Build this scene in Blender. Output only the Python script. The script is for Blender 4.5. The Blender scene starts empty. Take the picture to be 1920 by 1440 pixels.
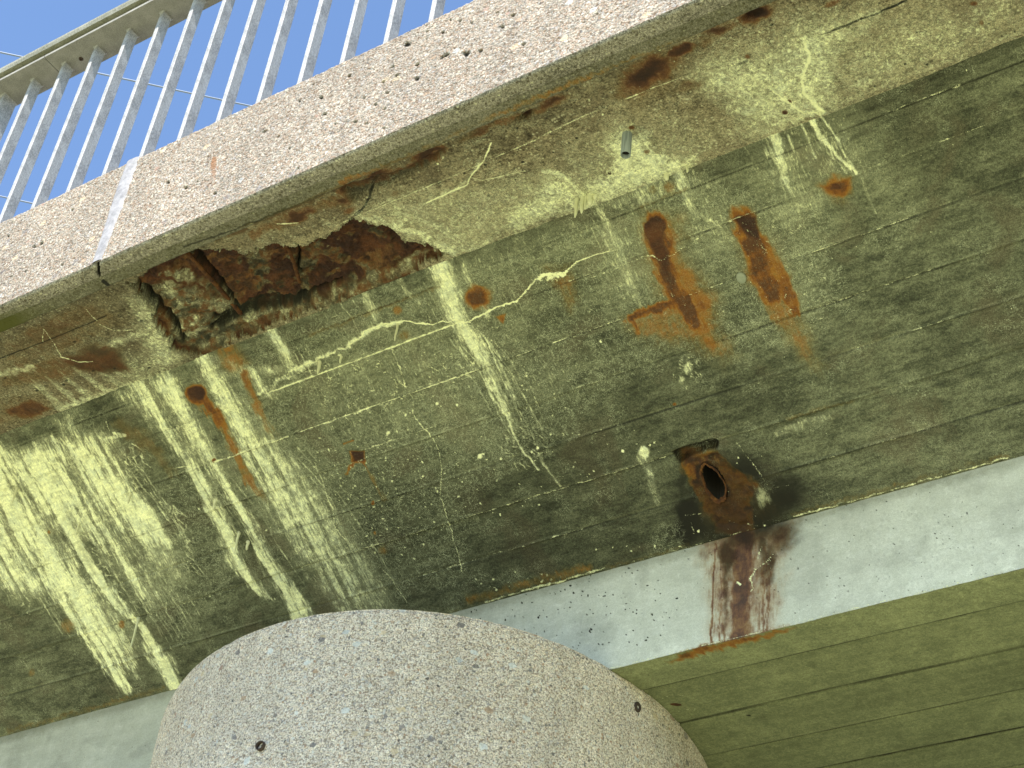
import bpy, math, random
import numpy as np
from mathutils import Vector, Matrix
C = bpy.context.scene
R_ = math.radians
rng = np.random.default_rng(7)
random.seed(7)

# ------------------------------------------------------------------ camera, sky, sun, exposure
EYE = 1.6                                    # camera height over the grass
YAW, PIT, ROL, FPX = 0.64573469, 0.70261355, 0.1230766, 3220.6446
cy, sy, cp, sp = math.cos(YAW), math.sin(YAW), math.cos(PIT), math.sin(PIT)
FW = np.array([-sy*cp, cy*cp, sp]); RT0 = np.array([cy, sy, 0.0]); UP0 = np.cross(RT0, FW)
RT = math.cos(ROL)*RT0 + math.sin(ROL)*UP0; UP = -math.sin(ROL)*RT0 + math.cos(ROL)*UP0
cam_d = bpy.data.cameras.new("camera"); cam = bpy.data.objects.new("camera", cam_d); C.collection.objects.link(cam)
cam_d.sensor_width = 36.0; cam_d.lens = 36.0*FPX/1920.0; cam_d.clip_start = 0.05; cam_d.clip_end = 2000
cam.matrix_world = Matrix(((RT[0], UP[0], -FW[0], 0), (RT[1], UP[1], -FW[1], 0), (RT[2], UP[2], -FW[2], EYE), (0, 0, 0, 1)))
C.camera = cam
SUN = Vector((0.10, -0.515, 0.834)).normalized()
w = bpy.data.worlds.new("World"); C.world = w; w.use_nodes = True
nt = w.node_tree; sky = nt.nodes.new("ShaderNodeTexSky"); sky.sky_type = 'NISHITA'; sky.sun_disc = False
sky.sun_elevation = math.asin(SUN.z); sky.sun_rotation = math.atan2(SUN.x, SUN.y)
sky.air_density = 1.0; sky.dust_density = 0.0; sky.ozone_density = 3.6; sky.altitude = 300
bg = nt.nodes["Background"]; bg.inputs[1].default_value = 0.056
nt.links.new(sky.outputs[0], bg.inputs[0])
sl = bpy.data.lights.new("sun", 'SUN'); sl.energy = 2.25; sl.angle = R_(0.5); sl.color = (1.0, 0.955, 0.89)
so = bpy.data.objects.new("sun", sl); C.collection.objects.link(so)
so.rotation_euler = SUN.to_track_quat('Z', 'Y').to_euler()
C.view_settings.view_transform = 'Standard'; C.view_settings.look = 'None'
C.view_settings.exposure = 2.43; C.view_settings.gamma = 1.0

# ------------------------------------------------------------------ measured section of the bridge (metres, z over the eye)
Y0, ZT, ZF = 2.2944, 4.0, 3.5394             # outer face of the edge beam, its top and bottom
YL, ZL = 2.392, 3.560                         # end of the lip, start of the cantilever soffit
YC, ZC = 2.8338, 3.6131                       # crease
TH2 = 0.5134674; TW = 1.0995                  # fall and width of the sloping soffit
YW, ZWT, ZWB = 3.7919, 3.0728, 2.7035         # upright face
PCX, PCY, PA, PB, PPH = -3.3346, 4.2999, 0.9514, 1.1879, 0.5229   # pier: oval plan, turned to the skew of the crossing
PR = 1.07
def ray(px, py): return FW + (px-960)/FPX*RT - (py-720)/FPX*UP
def proj(P):
    d = P@FW; return 960+FPX*(P@RT)/d, 720-FPX*(P@UP)/d
def hit(px, py, P0, n):
    d = ray(px, py); return d*(np.dot(n, P0)/np.dot(n, d))

# ------------------------------------------------------------------ numpy noise
def _h(ix, iy, s):
    h = (ix.astype(np.uint32)*np.uint32(374761393) + iy.astype(np.uint32)*np.uint32(668265263) + np.uint32(s)*np.uint32(2246822519))
    h = (h ^ (h >> np.uint32(13)))*np.uint32(1274126177); h = h ^ (h >> np.uint32(16))
    return (h & np.uint32(0xffffff)).astype(np.float32)/16777215.0
def vnoise(x, y, s=0):
    fx, fy = np.floor(x), np.floor(y); ix, iy = fx.astype(np.int64), fy.astype(np.int64)
    u, v = x-fx, y-fy; u = u*u*(3-2*u); v = v*v*(3-2*v)
    a = _h(ix, iy, s); b = _h(ix+1, iy, s); c = _h(ix, iy+1, s); d = _h(ix+1, iy+1, s)
    return (a*(1-u)+b*u)*(1-v)+(c*(1-u)+d*u)*v
def fbm(x, y, s=0, o=4):
    r = 0; a = 0.5; t = 0
    for i in range(o):
        r = r+a*vnoise(x, y, s+i*17); t += a; a *= .55; x = x*2.03+11.3; y = y*2.03+5.7
    return r/t
def sstep(a, b, x):
    t = np.clip((x-a)/(b-a), 0, 1); return t*t*(3-2*t)

# ------------------------------------------------------------------ surface chart: strokes are given by marks measured on the
# photograph, turned into metres on the surface, and stay there
def wmax(w): return float(np.max(w))
class Chart:
    def __init__(s, P0, eu, ev, U, V):
        s.P0, s.eu, s.ev = np.array(P0, float), np.array(eu, float), np.array(ev, float)
        s.n = np.cross(s.eu, s.ev); s.U, s.V = U.astype(np.float32), V.astype(np.float32); s.shape = U.shape
        s.ch = {}
    def uv(s, p):
        P = hit(p[0], p[1], s.P0, s.n)-s.P0; return np.array([P@s.eu, P@s.ev])
    def jac(s, p):
        a = s.uv(p); e = 1.5; b = s.uv((p[0]+e, p[1])); c = s.uv((p[0], p[1]+e))
        return np.linalg.inv(np.stack([(b-a)/e, (c-a)/e], 1))
    def get(s, k):
        if k not in s.ch: s.ch[k] = np.zeros(s.shape, np.float32)
        return s.ch[k]
    def window(s, lo, hi):
        us = s.U[0]; vs = s.V[:, 0]
        i0, i1 = np.searchsorted(us, [lo[0], hi[0]]); j0, j1 = np.searchsorted(vs, [lo[1], hi[1]])
        return slice(max(j0, 0), j1+1), slice(max(i0, 0), i1+1)
    def stroke(s, k, pts, w, d=1.0, soft=.6, wob=0.0, sd=1, add=False):
        """polyline with per-point half width w and density d"""
        n = len(pts); w = np.broadcast_to(np.array(w, float), (n,)) if np.ndim(w) == 0 else np.interp(np.linspace(0, 1, n), np.linspace(0, 1, len(w)), w)
        d = np.broadcast_to(np.array(d, float), (n,)) if np.ndim(d) == 0 else np.interp(np.linspace(0, 1, n), np.linspace(0, 1, len(d)), d)
        A = s.get(k)
        if k in 'erd' and wmax(w) > 4: soft = max(soft, .85); w = w*(1.36 if k == 'e' else 1.30)
        for i in range(n-1):
            a, b = pts[i], pts[i+1]; m = ((a[0]+b[0])/2, (a[1]+b[1])/2)
            J = s.jac(m); ua, ub = s.uv(a), s.uv(b); wm = max(w[i], w[i+1])*1.05+2
            Ji = np.linalg.inv(J); ex = np.abs(Ji)@np.array([wm, wm])*1.5
            sl_ = s.window(np.minimum(ua, ub)-ex, np.maximum(ua, ub)+ex)
            U, V = s.U[sl_], s.V[sl_]
            if U.size == 0: continue
            dx, dy = U-ua[0], V-ua[1]
            X = J[0, 0]*dx+J[0, 1]*dy; Y = J[1, 0]*dx+J[1, 1]*dy
            if wob:
                X = X+wob*(fbm(U*40, V*40, sd)-.5)*2; Y = Y+wob*(fbm(U*40, V*40, sd+9)-.5)*2
            if k in 'er' and wm > 7:
                X = X+min(wm, 16)*.55*(fbm(U*110, V*26, sd+5, 3)-.5)*2; Y = Y+min(wm, 16)*.4*(fbm(U*110, V*26, sd+6, 3)-.5)*2
            e = J@(ub-ua); L2 = e@e+1e-9
            t = np.clip((X*e[0]+Y*e[1])/L2, 0, 1)
            dist = np.hypot(X-t*e[0], Y-t*e[1]); ww = w[i]+(w[i+1]-w[i])*t; dd = d[i]+(d[i+1]-d[i])*t
            val = dd*(1-sstep(1-soft, 1.0, dist/ww))
            if add: A[sl_] += val
            else: A[sl_] = np.maximum(A[sl_], val)
    def blob(s, k, p, r, d=1.0, soft=.6, r2=None, ang=0, wob=0.0, sd=3):
        J = s.jac(p); uc = s.uv(p); rm = max(r, r2 or r)*1.4
        ex = np.abs(np.linalg.inv(J))@np.array([rm, rm])
        sl_ = s.window(uc-ex, uc+ex); U, V = s.U[sl_], s.V[sl_]
        if U.size == 0: return
        X = J[0, 0]*(U-uc[0])+J[0, 1]*(V-uc[1]); Y = J[1, 0]*(U-uc[0])+J[1, 1]*(V-uc[1])
        if wob:
            X = X+wob*(fbm(U*30, V*30, sd)-.5)*2; Y = Y+wob*(fbm(U*30, V*30, sd+9)-.5)*2
        c, q = math.cos(R_(ang)), math.sin(R_(ang)); X2 = c*X+q*Y; Y2 = -q*X+c*Y
        dist = np.hypot(X2/r, Y2/(r2 or r)); A = s.get(k)
        A[sl_] = np.maximum(A[sl_], d*(1-sstep(1-soft, 1.0, dist)))
    def poly(s, k, pts, d=1.0, feather=8, wob=6.0, sd=5):
        m = (sum(p[0] for p in pts)/len(pts), sum(p[1] for p in pts)/len(pts))
        J = s.jac(m); Q = [s.uv(p) for p in pts]; lo = np.min(Q, 0); hi = np.max(Q, 0)
        ex = np.abs(np.linalg.inv(J))@np.array([feather+wob, feather+wob])
        sl_ = s.window(lo-ex, hi+ex); U, V = s.U[sl_], s.V[sl_]
        if U.size == 0: return
        dx, dy = U-lo[0], V-lo[1]
        X = J[0, 0]*dx+J[0, 1]*dy; Y = J[1, 0]*dx+J[1, 1]*dy
        X = X+wob*(fbm(U*16, V*16, sd)-.5)*3; Y = Y+wob*(fbm(U*16, V*16, sd+9)-.5)*3
        if k in 'em': X = X+9*(fbm(U*90, V*30, sd+5, 3)-.5)*2; Y = Y+9*(fbm(U*90, V*30, sd+6, 3)-.5)*2; feather = feather*(2.3 if k == 'e' else 1.0)
        T = [J@(np.array(q)-lo) for q in Q]
        ins = np.zeros(X.shape, bool); dist = np.full(X.shape, 1e9, np.float32)
        for i in range(len(T)):
            a, b = T[i], T[(i+1) % len(T)]
            e = b-a; t = np.clip(((X-a[0])*e[0]+(Y-a[1])*e[1])/(e@e+1e-9), 0, 1)
            dist = np.minimum(dist, np.hypot(X-a[0]-t*e[0], Y-a[1]-t*e[1]))
            c = ((a[1] > Y) != (b[1] > Y))
            ins ^= c & (X < (b[0]-a[0])*(Y-a[1])/(b[1]-a[1]+1e-12)+a[0])
        sgn = np.where(ins, dist, -dist)
        A = s.get(k); A[sl_] = np.maximum(A[sl_], d*sstep(-feather, feather, sgn))
    def scatter(s, k, c, rx, ry, n, r=(1.5, 4), d=1.0, sd=0, elong=1.0):
        g = np.random.default_rng(sd)
        for i in range(n):
            a = g.uniform(0, 6.283); q = math.sqrt(g.uniform(0, 1)); rr = r[0]+(r[1]-r[0])*g.uniform(0, 1)**3
            s.blob(k, (c[0]+rx*q*math.cos(a), c[1]+ry*q*math.sin(a)), rr*g.uniform(1, elong), d*g.uniform(.6, 1), .7, rr, g.uniform(0, 180), wob=rr*.7, sd=i)
    def wiggles(s, k, c, rx, ry, n, ln=(8, 22), w=1.3, d=.7, sd=0, lean=None):
        g = np.random.default_rng(sd)
        for i in range(n):
            a = g.uniform(0, 6.283); q = math.sqrt(g.uniform(0, 1)); x, y = c[0]+rx*q*math.cos(a), c[1]+ry*q*math.sin(a)
            th = g.uniform(0, 6.283) if lean is None else math.atan2(1, lean)+g.normal(0, .25)
            L = g.uniform(*ln); pts = [(x, y)]
            for j in range(4):
                th += g.normal(0, .45); x += L/4*math.cos(th); y += L/4*math.sin(th); pts.append((x, y))
            s.stroke(k, pts, [w, w*.7], [d, d*.5], .8)

# ------------------------------------------------------------------ mesh helpers
def link(o, parent=None):
    C.collection.objects.link(o)
    if parent: o.parent = parent
    return o
def wz(P):
    P = np.array(P, np.float32); P[..., 2] += EYE; return P
def grid(name, P, mat, parent, UV=None, cols=None, keep=None, flip=False, smooth=True):
    """one mesh from a (rows, columns, 3) array; cols: dict name -> (rows, columns, 4)"""
    ny, nx = P.shape[:2]; me = bpy.data.meshes.new(name)
    idx = np.arange(ny*nx, dtype=np.int32).reshape(ny, nx)
    q = np.stack([idx[:-1, :-1], idx[:-1, 1:], idx[1:, 1:], idx[1:, :-1]], -1)
    if flip: q = q[..., ::-1]
    q = q.reshape(-1, 4)
    if keep is not None: q = q[keep[:-1, :-1].reshape(-1)]
    me.vertices.add(ny*nx); me.vertices.foreach_set("co", wz(P).reshape(-1))
    nf = len(q); me.loops.add(nf*4); me.loops.foreach_set("vertex_index", q.reshape(-1))
    me.polygons.add(nf); me.polygons.foreach_set("loop_start", np.arange(nf, dtype=np.int32)*4)
    try: me.polygons.foreach_set("loop_total", np.full(nf, 4, np.int32))
    except Exception: pass
    if smooth: me.polygons.foreach_set("use_smooth", np.ones(nf, bool))
    me.update(calc_edges=True)
    if UV is not None:
        a = me.attributes.new("surf", 'FLOAT_VECTOR', 'POINT')
        a.data.foreach_set("vector", np.concatenate([UV, np.zeros(UV.shape[:2]+(1,))], -1).astype(np.float32).reshape(-1))
    for k, v in (cols or {}).items():
        a = me.color_attributes.new(k, 'FLOAT_COLOR', 'POINT'); a.data.foreach_set("color", v.astype(np.float32).reshape(-1))
    me.materials.append(mat)
    return link(bpy.data.objects.new(name, me), parent)
def mesh(name, vs, fs, mat, parent=None, smooth=False):
    me = bpy.data.meshes.new(name); me.from_pydata([tuple(v) for v in vs], [], fs)
    if smooth: me.polygons.foreach_set("use_smooth", [True]*len(fs))
    me.materials.append(mat); me.update()
    return link(bpy.data.objects.new(name, me), parent)
def box(name, x0, x1, y0, y1, z0, z1, mat, parent=None, bevel=0.0):
    vs = [(x, y, z) for x in (x0, x1) for y in (y0, y1) for z in (z0, z1)]
    fs = [(0, 1, 3, 2), (4, 6, 7, 5), (0, 4, 5, 1), (2, 3, 7, 6), (0, 2, 6, 4), (1, 5, 7, 3)]
    o = mesh(name, vs, fs, mat, parent)
    if bevel:
        b = o.modifiers.new("bevel", 'BEVEL'); b.width = bevel; b.segments = 2; b.limit_method = 'NONE'
    return o
def tube(name, path, radii, mat, parent=None, seg=10, cap=True):
    vs, fs = [], []; n = len(path)
    for i, p in enumerate(path):
        a = Vector(path[max(i-1, 0)]); b = Vector(path[min(i+1, n-1)]); t = (b-a).normalized()
        e = t.cross(Vector((0.31, .95, .1))).normalized(); g = t.cross(e)
        for k in range(seg):
            th = 2*math.pi*k/seg; vs.append(Vector(p)+(e*math.cos(th)+g*math.sin(th))*radii[i])
    for i in range(n-1):
        for k in range(seg): fs.append((i*seg+k, i*seg+(k+1) % seg, (i+1)*seg+(k+1) % seg, (i+1)*seg+k))
    if cap: fs += [tuple(range(seg))[::-1], tuple(range((n-1)*seg, n*seg))]
    return mesh(name, vs, fs, mat, parent, True)
def tag(o, label=None, cat=None, group=None, kind=None):
    if label: o['label'] = label
    if cat: o['category'] = cat
    if group: o['group'] = group
    if kind: o['kind'] = kind
    return o
def empty(name, loc, label, cat, group=None):
    o = bpy.data.objects.new(name, None); C.collection.objects.link(o); o.location = loc; o.empty_display_size = .2
    return tag(o, label, cat, group)
def tup(a, n=4): return tuple(a)+(1,)*(n-len(a))

# ------------------------------------------------------------------ node helpers
class NT:
    def __init__(s, name):
        s.m = bpy.data.materials.new(name); s.m.use_nodes = True; s.t = s.m.node_tree; s.b = s.t.nodes["Principled BSDF"]
        s.b.inputs["Roughness"].default_value = .9
        try: s.b.inputs["Specular IOR Level"].default_value = .25
        except KeyError: pass
    def n(s, ty, **kw):
        x = s.t.nodes.new(ty)
        for k, v in kw.items(): setattr(x, k, v)
        return x
    def l(s, a, b): s.t.links.new(a, b)
    def put(s, sock, v):
        if isinstance(v, (int, float)): sock.default_value = v
        elif isinstance(v, (tuple, list)): sock.default_value = tup(v) if len(sock.default_value) == 4 else tuple(v)
        else: s.l(v, sock)
    def math(s, op, a, b=0.0, c=None, clamp=False):
        x = s.n("ShaderNodeMath", operation=op); x.use_clamp = clamp; s.put(x.inputs[0], a); s.put(x.inputs[1], b)
        if c is not None: s.put(x.inputs[2], c)
        return x.outputs[0]
    def mix(s, f, a, b, mode='MIX'):
        x = s.n("ShaderNodeMix", data_type='RGBA', blend_type=mode); x.clamp_factor = True
        s.put(x.inputs[0], f); s.put(x.inputs[6], a); s.put(x.inputs[7], b); return x.outputs[2]
    def ss(s, v, lo, hi, a=0.0, b=1.0):
        x = s.n("ShaderNodeMapRange", interpolation_type='SMOOTHSTEP'); s.put(x.inputs[0], v)
        for i, q in enumerate((lo, hi, a, b)): s.put(x.inputs[i+1], q)
        return x.outputs[0]
    def scl(s, vec, k):
        x = s.n("ShaderNodeVectorMath", operation='MULTIPLY'); s.l(vec, x.inputs[0]); x.inputs[1].default_value = k if isinstance(k, tuple) else (k, k, k); return x.outputs[0]
    def noise(s, vec, sc, det=4, rough=.55, dist=0.0, out=0):
        x = s.n("ShaderNodeTexNoise"); s.l(s.scl(vec, sc) if not isinstance(sc, (int, float)) else vec, x.inputs["Vector"])
        x.inputs["Scale"].default_value = sc if isinstance(sc, (int, float)) else 1.0
        x.inputs["Detail"].default_value = det; x.inputs["Roughness"].default_value = rough; x.inputs["Distortion"].default_value = dist
        return x.outputs[out]
    def vor(s, vec, sc, feat='F1', rnd=1.0):
        x = s.n("ShaderNodeTexVoronoi", feature=feat); s.l(vec, x.inputs["Vector"]); x.inputs["Scale"].default_value = sc; x.inputs["Randomness"].default_value = rnd
        return x
    def attr(s, name):
        x = s.n("ShaderNodeAttribute", attribute_name=name); return x
    def sep(s, col):
        x = s.n("ShaderNodeSeparateColor"); s.l(col, x.inputs[0]); return x.outputs
    def ramp(s, f, stops, interp='LINEAR'):
        x = s.n("ShaderNodeValToRGB"); s.put(x.inputs[0], f); r = x.color_ramp; r.interpolation = interp
        while len(r.elements) < len(stops): r.elements.new(.5)
        for e, (p, c) in zip(r.elements, stops): e.position = p; e.color = tup(c)
        return x.outputs[0]
    def bump(s, h, strength=.5, dist=.01, nrm=None):
        x = s.n("ShaderNodeBump"); x.inputs["Strength"].default_value = strength; x.inputs["Distance"].default_value = dist
        s.put(x.inputs["Height"], h)
        if nrm is not None: s.l(nrm, x.inputs["Normal"])
        return x.outputs[0]
    def fin(s, col, nrm=None, rough=None):
        s.put(s.b.inputs["Base Color"], col)
        if nrm is not None: s.l(nrm, s.b.inputs["Normal"])
        if rough is not None: s.put(s.b.inputs["Roughness"], rough)
        return s.m

def stained(name, lo, hi, hsc=(150, 34, 1), obj=False, an=1.0, rcol=None, gr=1.0, blot=.5, eff_a=(.87, .88, .56), eff_b=(.60, .64, .47), grain=1.0, hair=.75, speck=.0, pits=.0, brown=None):
    """site-stained concrete; stain_shade_a = lime, rust, black, dark rust; stain_shade_b = tone, fine lines, green, roughness of break"""
    N = NT(name); uv = N.n("ShaderNodeTexCoord").outputs["Object"] if obj else N.attr("surf").outputs["Vector"]
    A = N.attr("stain_shade_a"); a = N.sep(A.outputs["Color"]); aA = A.outputs["Alpha"]
    B = N.attr("stain_shade_b"); b = N.sep(B.outputs["Color"]); bA = B.outputs["Alpha"]
    nb = N.noise(uv, 3.2, 5, .6); nm = N.noise(uv, (17*an, 17, 17), 6, .62); nf = N.noise(uv, 120, 5, .7); nx = N.noise(uv, 300, 3, .7); ny = N.noise(uv, (48*an, 48, 48), 6, .72, .3)
    plank = N.noise(uv, (2.2, 34, 1), 4, .6)
    t = N.math('ADD', N.math('MULTIPLY', nb, .50), N.math('MULTIPLY', nm, .55)); t = N.math('ADD', t, N.math('MULTIPLY', nf, .42*grain)); t = N.math('ADD', t, N.math('MULTIPLY', plank, .35))
    t = N.math('ADD', t, N.math('MULTIPLY', N.math('SUBTRACT', ny, .5), .9*grain))
    col = N.mix(N.ss(t, .62, 1.20), lo, hi)
    if brown: col = N.mix(N.ss(N.noise(uv, 4.7, 4, .6, .6), .5, .68, 0, .75), col, brown)
    col = N.mix(N.ss(N.noise(uv, (26*an, 26, 26), 6, .75, .8), .54, .70, 0, blot), col, tuple(min(1, x*1.35) for x in hi))
    col = N.mix(N.ss(N.noise(uv, (31*an, 31, 31), 6, .75, .8), .47, .33, 0, blot), col, tuple(x*.62 for x in lo))
    G1 = N.math('MULTIPLY', N.ss(nx, .32, .68, 1-.42*gr, 1+.42*gr), N.ss(nf, .32, .68, 1-.22*gr, 1+.22*gr))
    def grainy(c, k=1.0):
        q = N.n("ShaderNodeVectorMath", operation='SCALE'); N.l(c, q.inputs[0]); N.l(N.math('ADD', N.math('MULTIPLY', G1, k), 1-k), q.inputs["Scale"]); return q.outputs[0]
    col = grainy(col)
    # dirty flecks and bug holes
    v1 = N.vor(uv, 46); hole = N.math('MULTIPLY', N.ss(v1.outputs["Distance"], .11, .05), N.ss(N.sep(v1.outputs["Color"])[0], .62, .66)); 
    col = N.mix(N.math('MULTIPLY', hole, .75*(1 if pits else .55)), col, (.02, .019, .014))
    if speck:
        v2 = N.vor(uv, 95); cs = N.sep(v2.outputs["Color"])
        col = N.mix(N.math('MULTIPLY', N.ss(v2.outputs["Distance"], .42, .2), N.ss(cs[1], .70, .8, 0, speck)), col, (.50, .48, .33))
        col = N.mix(N.math('MULTIPLY', N.ss(v2.outputs["Distance"], .46, .2), N.ss(cs[2], .62, .7, 0, speck)), col, (.055, .04, .022))
    # tone
    col = N.mix(1.0, col, N.ramp(N.math('MULTIPLY', b[0], .5), [(0, (0, 0, 0)), (1, (1, 1, 1))]), 'MULTIPLY')
    x = N.n("ShaderNodeVectorMath", operation='MULTIPLY'); N.l(col, x.inputs[0]); x.inputs[1].default_value = (4, 4, 4); col = x.outputs[0]
    col = N.mix(N.math('MULTIPLY', b[2], .8, clamp=True), col, (.066, .068, .016))
    # black
    bl = N.ss(N.math('ADD', a[2], N.math('MULTIPLY', N.math('SUBTRACT', nm, .5), .5)), .03, .82)
    col = N.mix(bl, col, (.012, .013, .009))
    # lime: fibrous threshold
    hs = N.noise(uv, hsc, 4, .75, .6); hf = N.noise(uv, 210, 3, .75, 1.2); hb = N.noise(uv, 30, 5, .7, .5)
    h = N.math('ADD', N.math('MULTIPLY', hs, .45), N.math('ADD', N.math('MULTIPLY', hf, .30), N.math('MULTIPLY', hb, .25)))
    h = N.math('MULTIPLY', N.math('SUBTRACT', h, .5), 6.4*hair)
    e = N.ss(N.math('ADD', a[0], h), .16, 1.05)
    e = N.math('MULTIPLY', e, N.ss(a[0], .02, .22)); halo = N.math('MULTIPLY', a[0], .38)
    ef = N.math('MAXIMUM', e, halo)
    ec = N.mix(N.ss(N.math('ADD', N.math('MULTIPLY', N.noise(uv, 14, 5, .7), .5), N.math('MULTIPLY', hs, .5)), .38, .58), eff_b, eff_a); ec = N.mix(N.ss(ny, .55, .36, 0, .55), ec, (.36, .37, .22)); ec = grainy(ec, .5)
    # rust
    rn = N.math('MULTIPLY', N.math('SUBTRACT', N.math('ADD', N.math('MULTIPLY', N.noise(uv, (95, 22, 1), 5, .7, .4), .5), N.math('MULTIPLY', nm, .5)), .5), 1.1)
    rr = N.math('ADD', a[1], N.math('MULTIPLY', rn, N.ss(a[1], 0, .35)))
    rl = N.math('ADD', rr, N.math('MULTIPLY', N.math('SUBTRACT', N.math('ADD', N.math('MULTIPLY', hb, .6), N.math('MULTIPLY', nm, .4)), .5), 1.3))
    rc = N.ramp(rl, rcol or [(0, (.13, .11, .035)), (.34, (.185, .12, .027)), (.60, (.265, .112, .016)), (.82, (.17, .060, .012)), (1, (.085, .034, .014))])
    rc = N.mix(N.ss(N.math('ADD', aA, N.math('MULTIPLY', rn, .3)), .15, .95), rc, N.mix(N.ss(nm, .38, .66), (.036, .017, .013), (.095, .038, .018)))
    col = N.mix(ef, col, ec)
    rf = N.math('MAXIMUM', N.ss(rr, .02, .75, 0, .96), N.ss(aA, .2, .7))
    rc = grainy(rc, .45); rc = N.mix(N.ss(ny, .52, .74, 0, .22), rc, (.20, .10, .028)); rc = N.mix(N.ss(ny, .44, .30, 0, .4), rc, (.040, .022, .012))
    col = N.mix(rf, col, rc)
    col = N.mix(N.math('MULTIPLY', bl, .72), col, (.014, .013, .010))
    # fine crazing filled with lime, where bA says so
    n1 = N.noise(uv, 21, 5, .62, .8); n2 = N.noise(uv, 44, 4, .6, 1.0); n3 = N.noise(uv, 9, 3, .55, .5)
    cz = N.math('MAXIMUM', N.ss(N.math('ABSOLUTE', N.math('SUBTRACT', n1, .5)), .011, .002), N.ss(N.math('ABSOLUTE', N.math('SUBTRACT', n2, .52)), .016, .004))
    cz = N.math('MULTIPLY', cz, N.ss(N.math('ADD', N.math('MULTIPLY', n3, .8), N.math('ADD', N.math('MULTIPLY', nm, .7), N.math('MULTIPLY', bA, .55))), .86, 1.12))
    cz = N.math('MULTIPLY', cz, N.math('MULTIPLY', N.ss(bA, 0, .3), .62)); cz = N.math('MULTIPLY', cz, N.ss(nx, .38, .55)); cz = N.math('MULTIPLY', cz, N.math('SUBTRACT', 1.0, N.math('MULTIPLY', rf, .9)))
    col = N.mix(cz, col, (.52, .55, .38))
    # thin crystal lines over everything
    ln = N.ss(N.math('ADD', b[1], N.math('ADD', N.math('MULTIPLY', N.math('SUBTRACT', hf, .5), 1.5), N.math('MULTIPLY', N.math('SUBTRACT', hb, .5), 1.5))), .36, .72); ln = N.math('MULTIPLY', ln, N.ss(b[1], .02, .15))
    col = N.mix(ln, col, eff_a)
    hgt = N.math('ADD', N.math('MULTIPLY', nf, .4), N.math('ADD', N.math('MULTIPLY', ef, .9), N.math('MULTIPLY', ln, .9)))
    hgt = N.math('SUBTRACT', hgt, N.math('MULTIPLY', hole, 1.0))
    hgt = N.math('ADD', hgt, N.math('MULTIPLY', N.math('MULTIPLY', rf, nm), 1.2))
    return N.fin(col, N.bump(hgt, .55, .004), .93)

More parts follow.
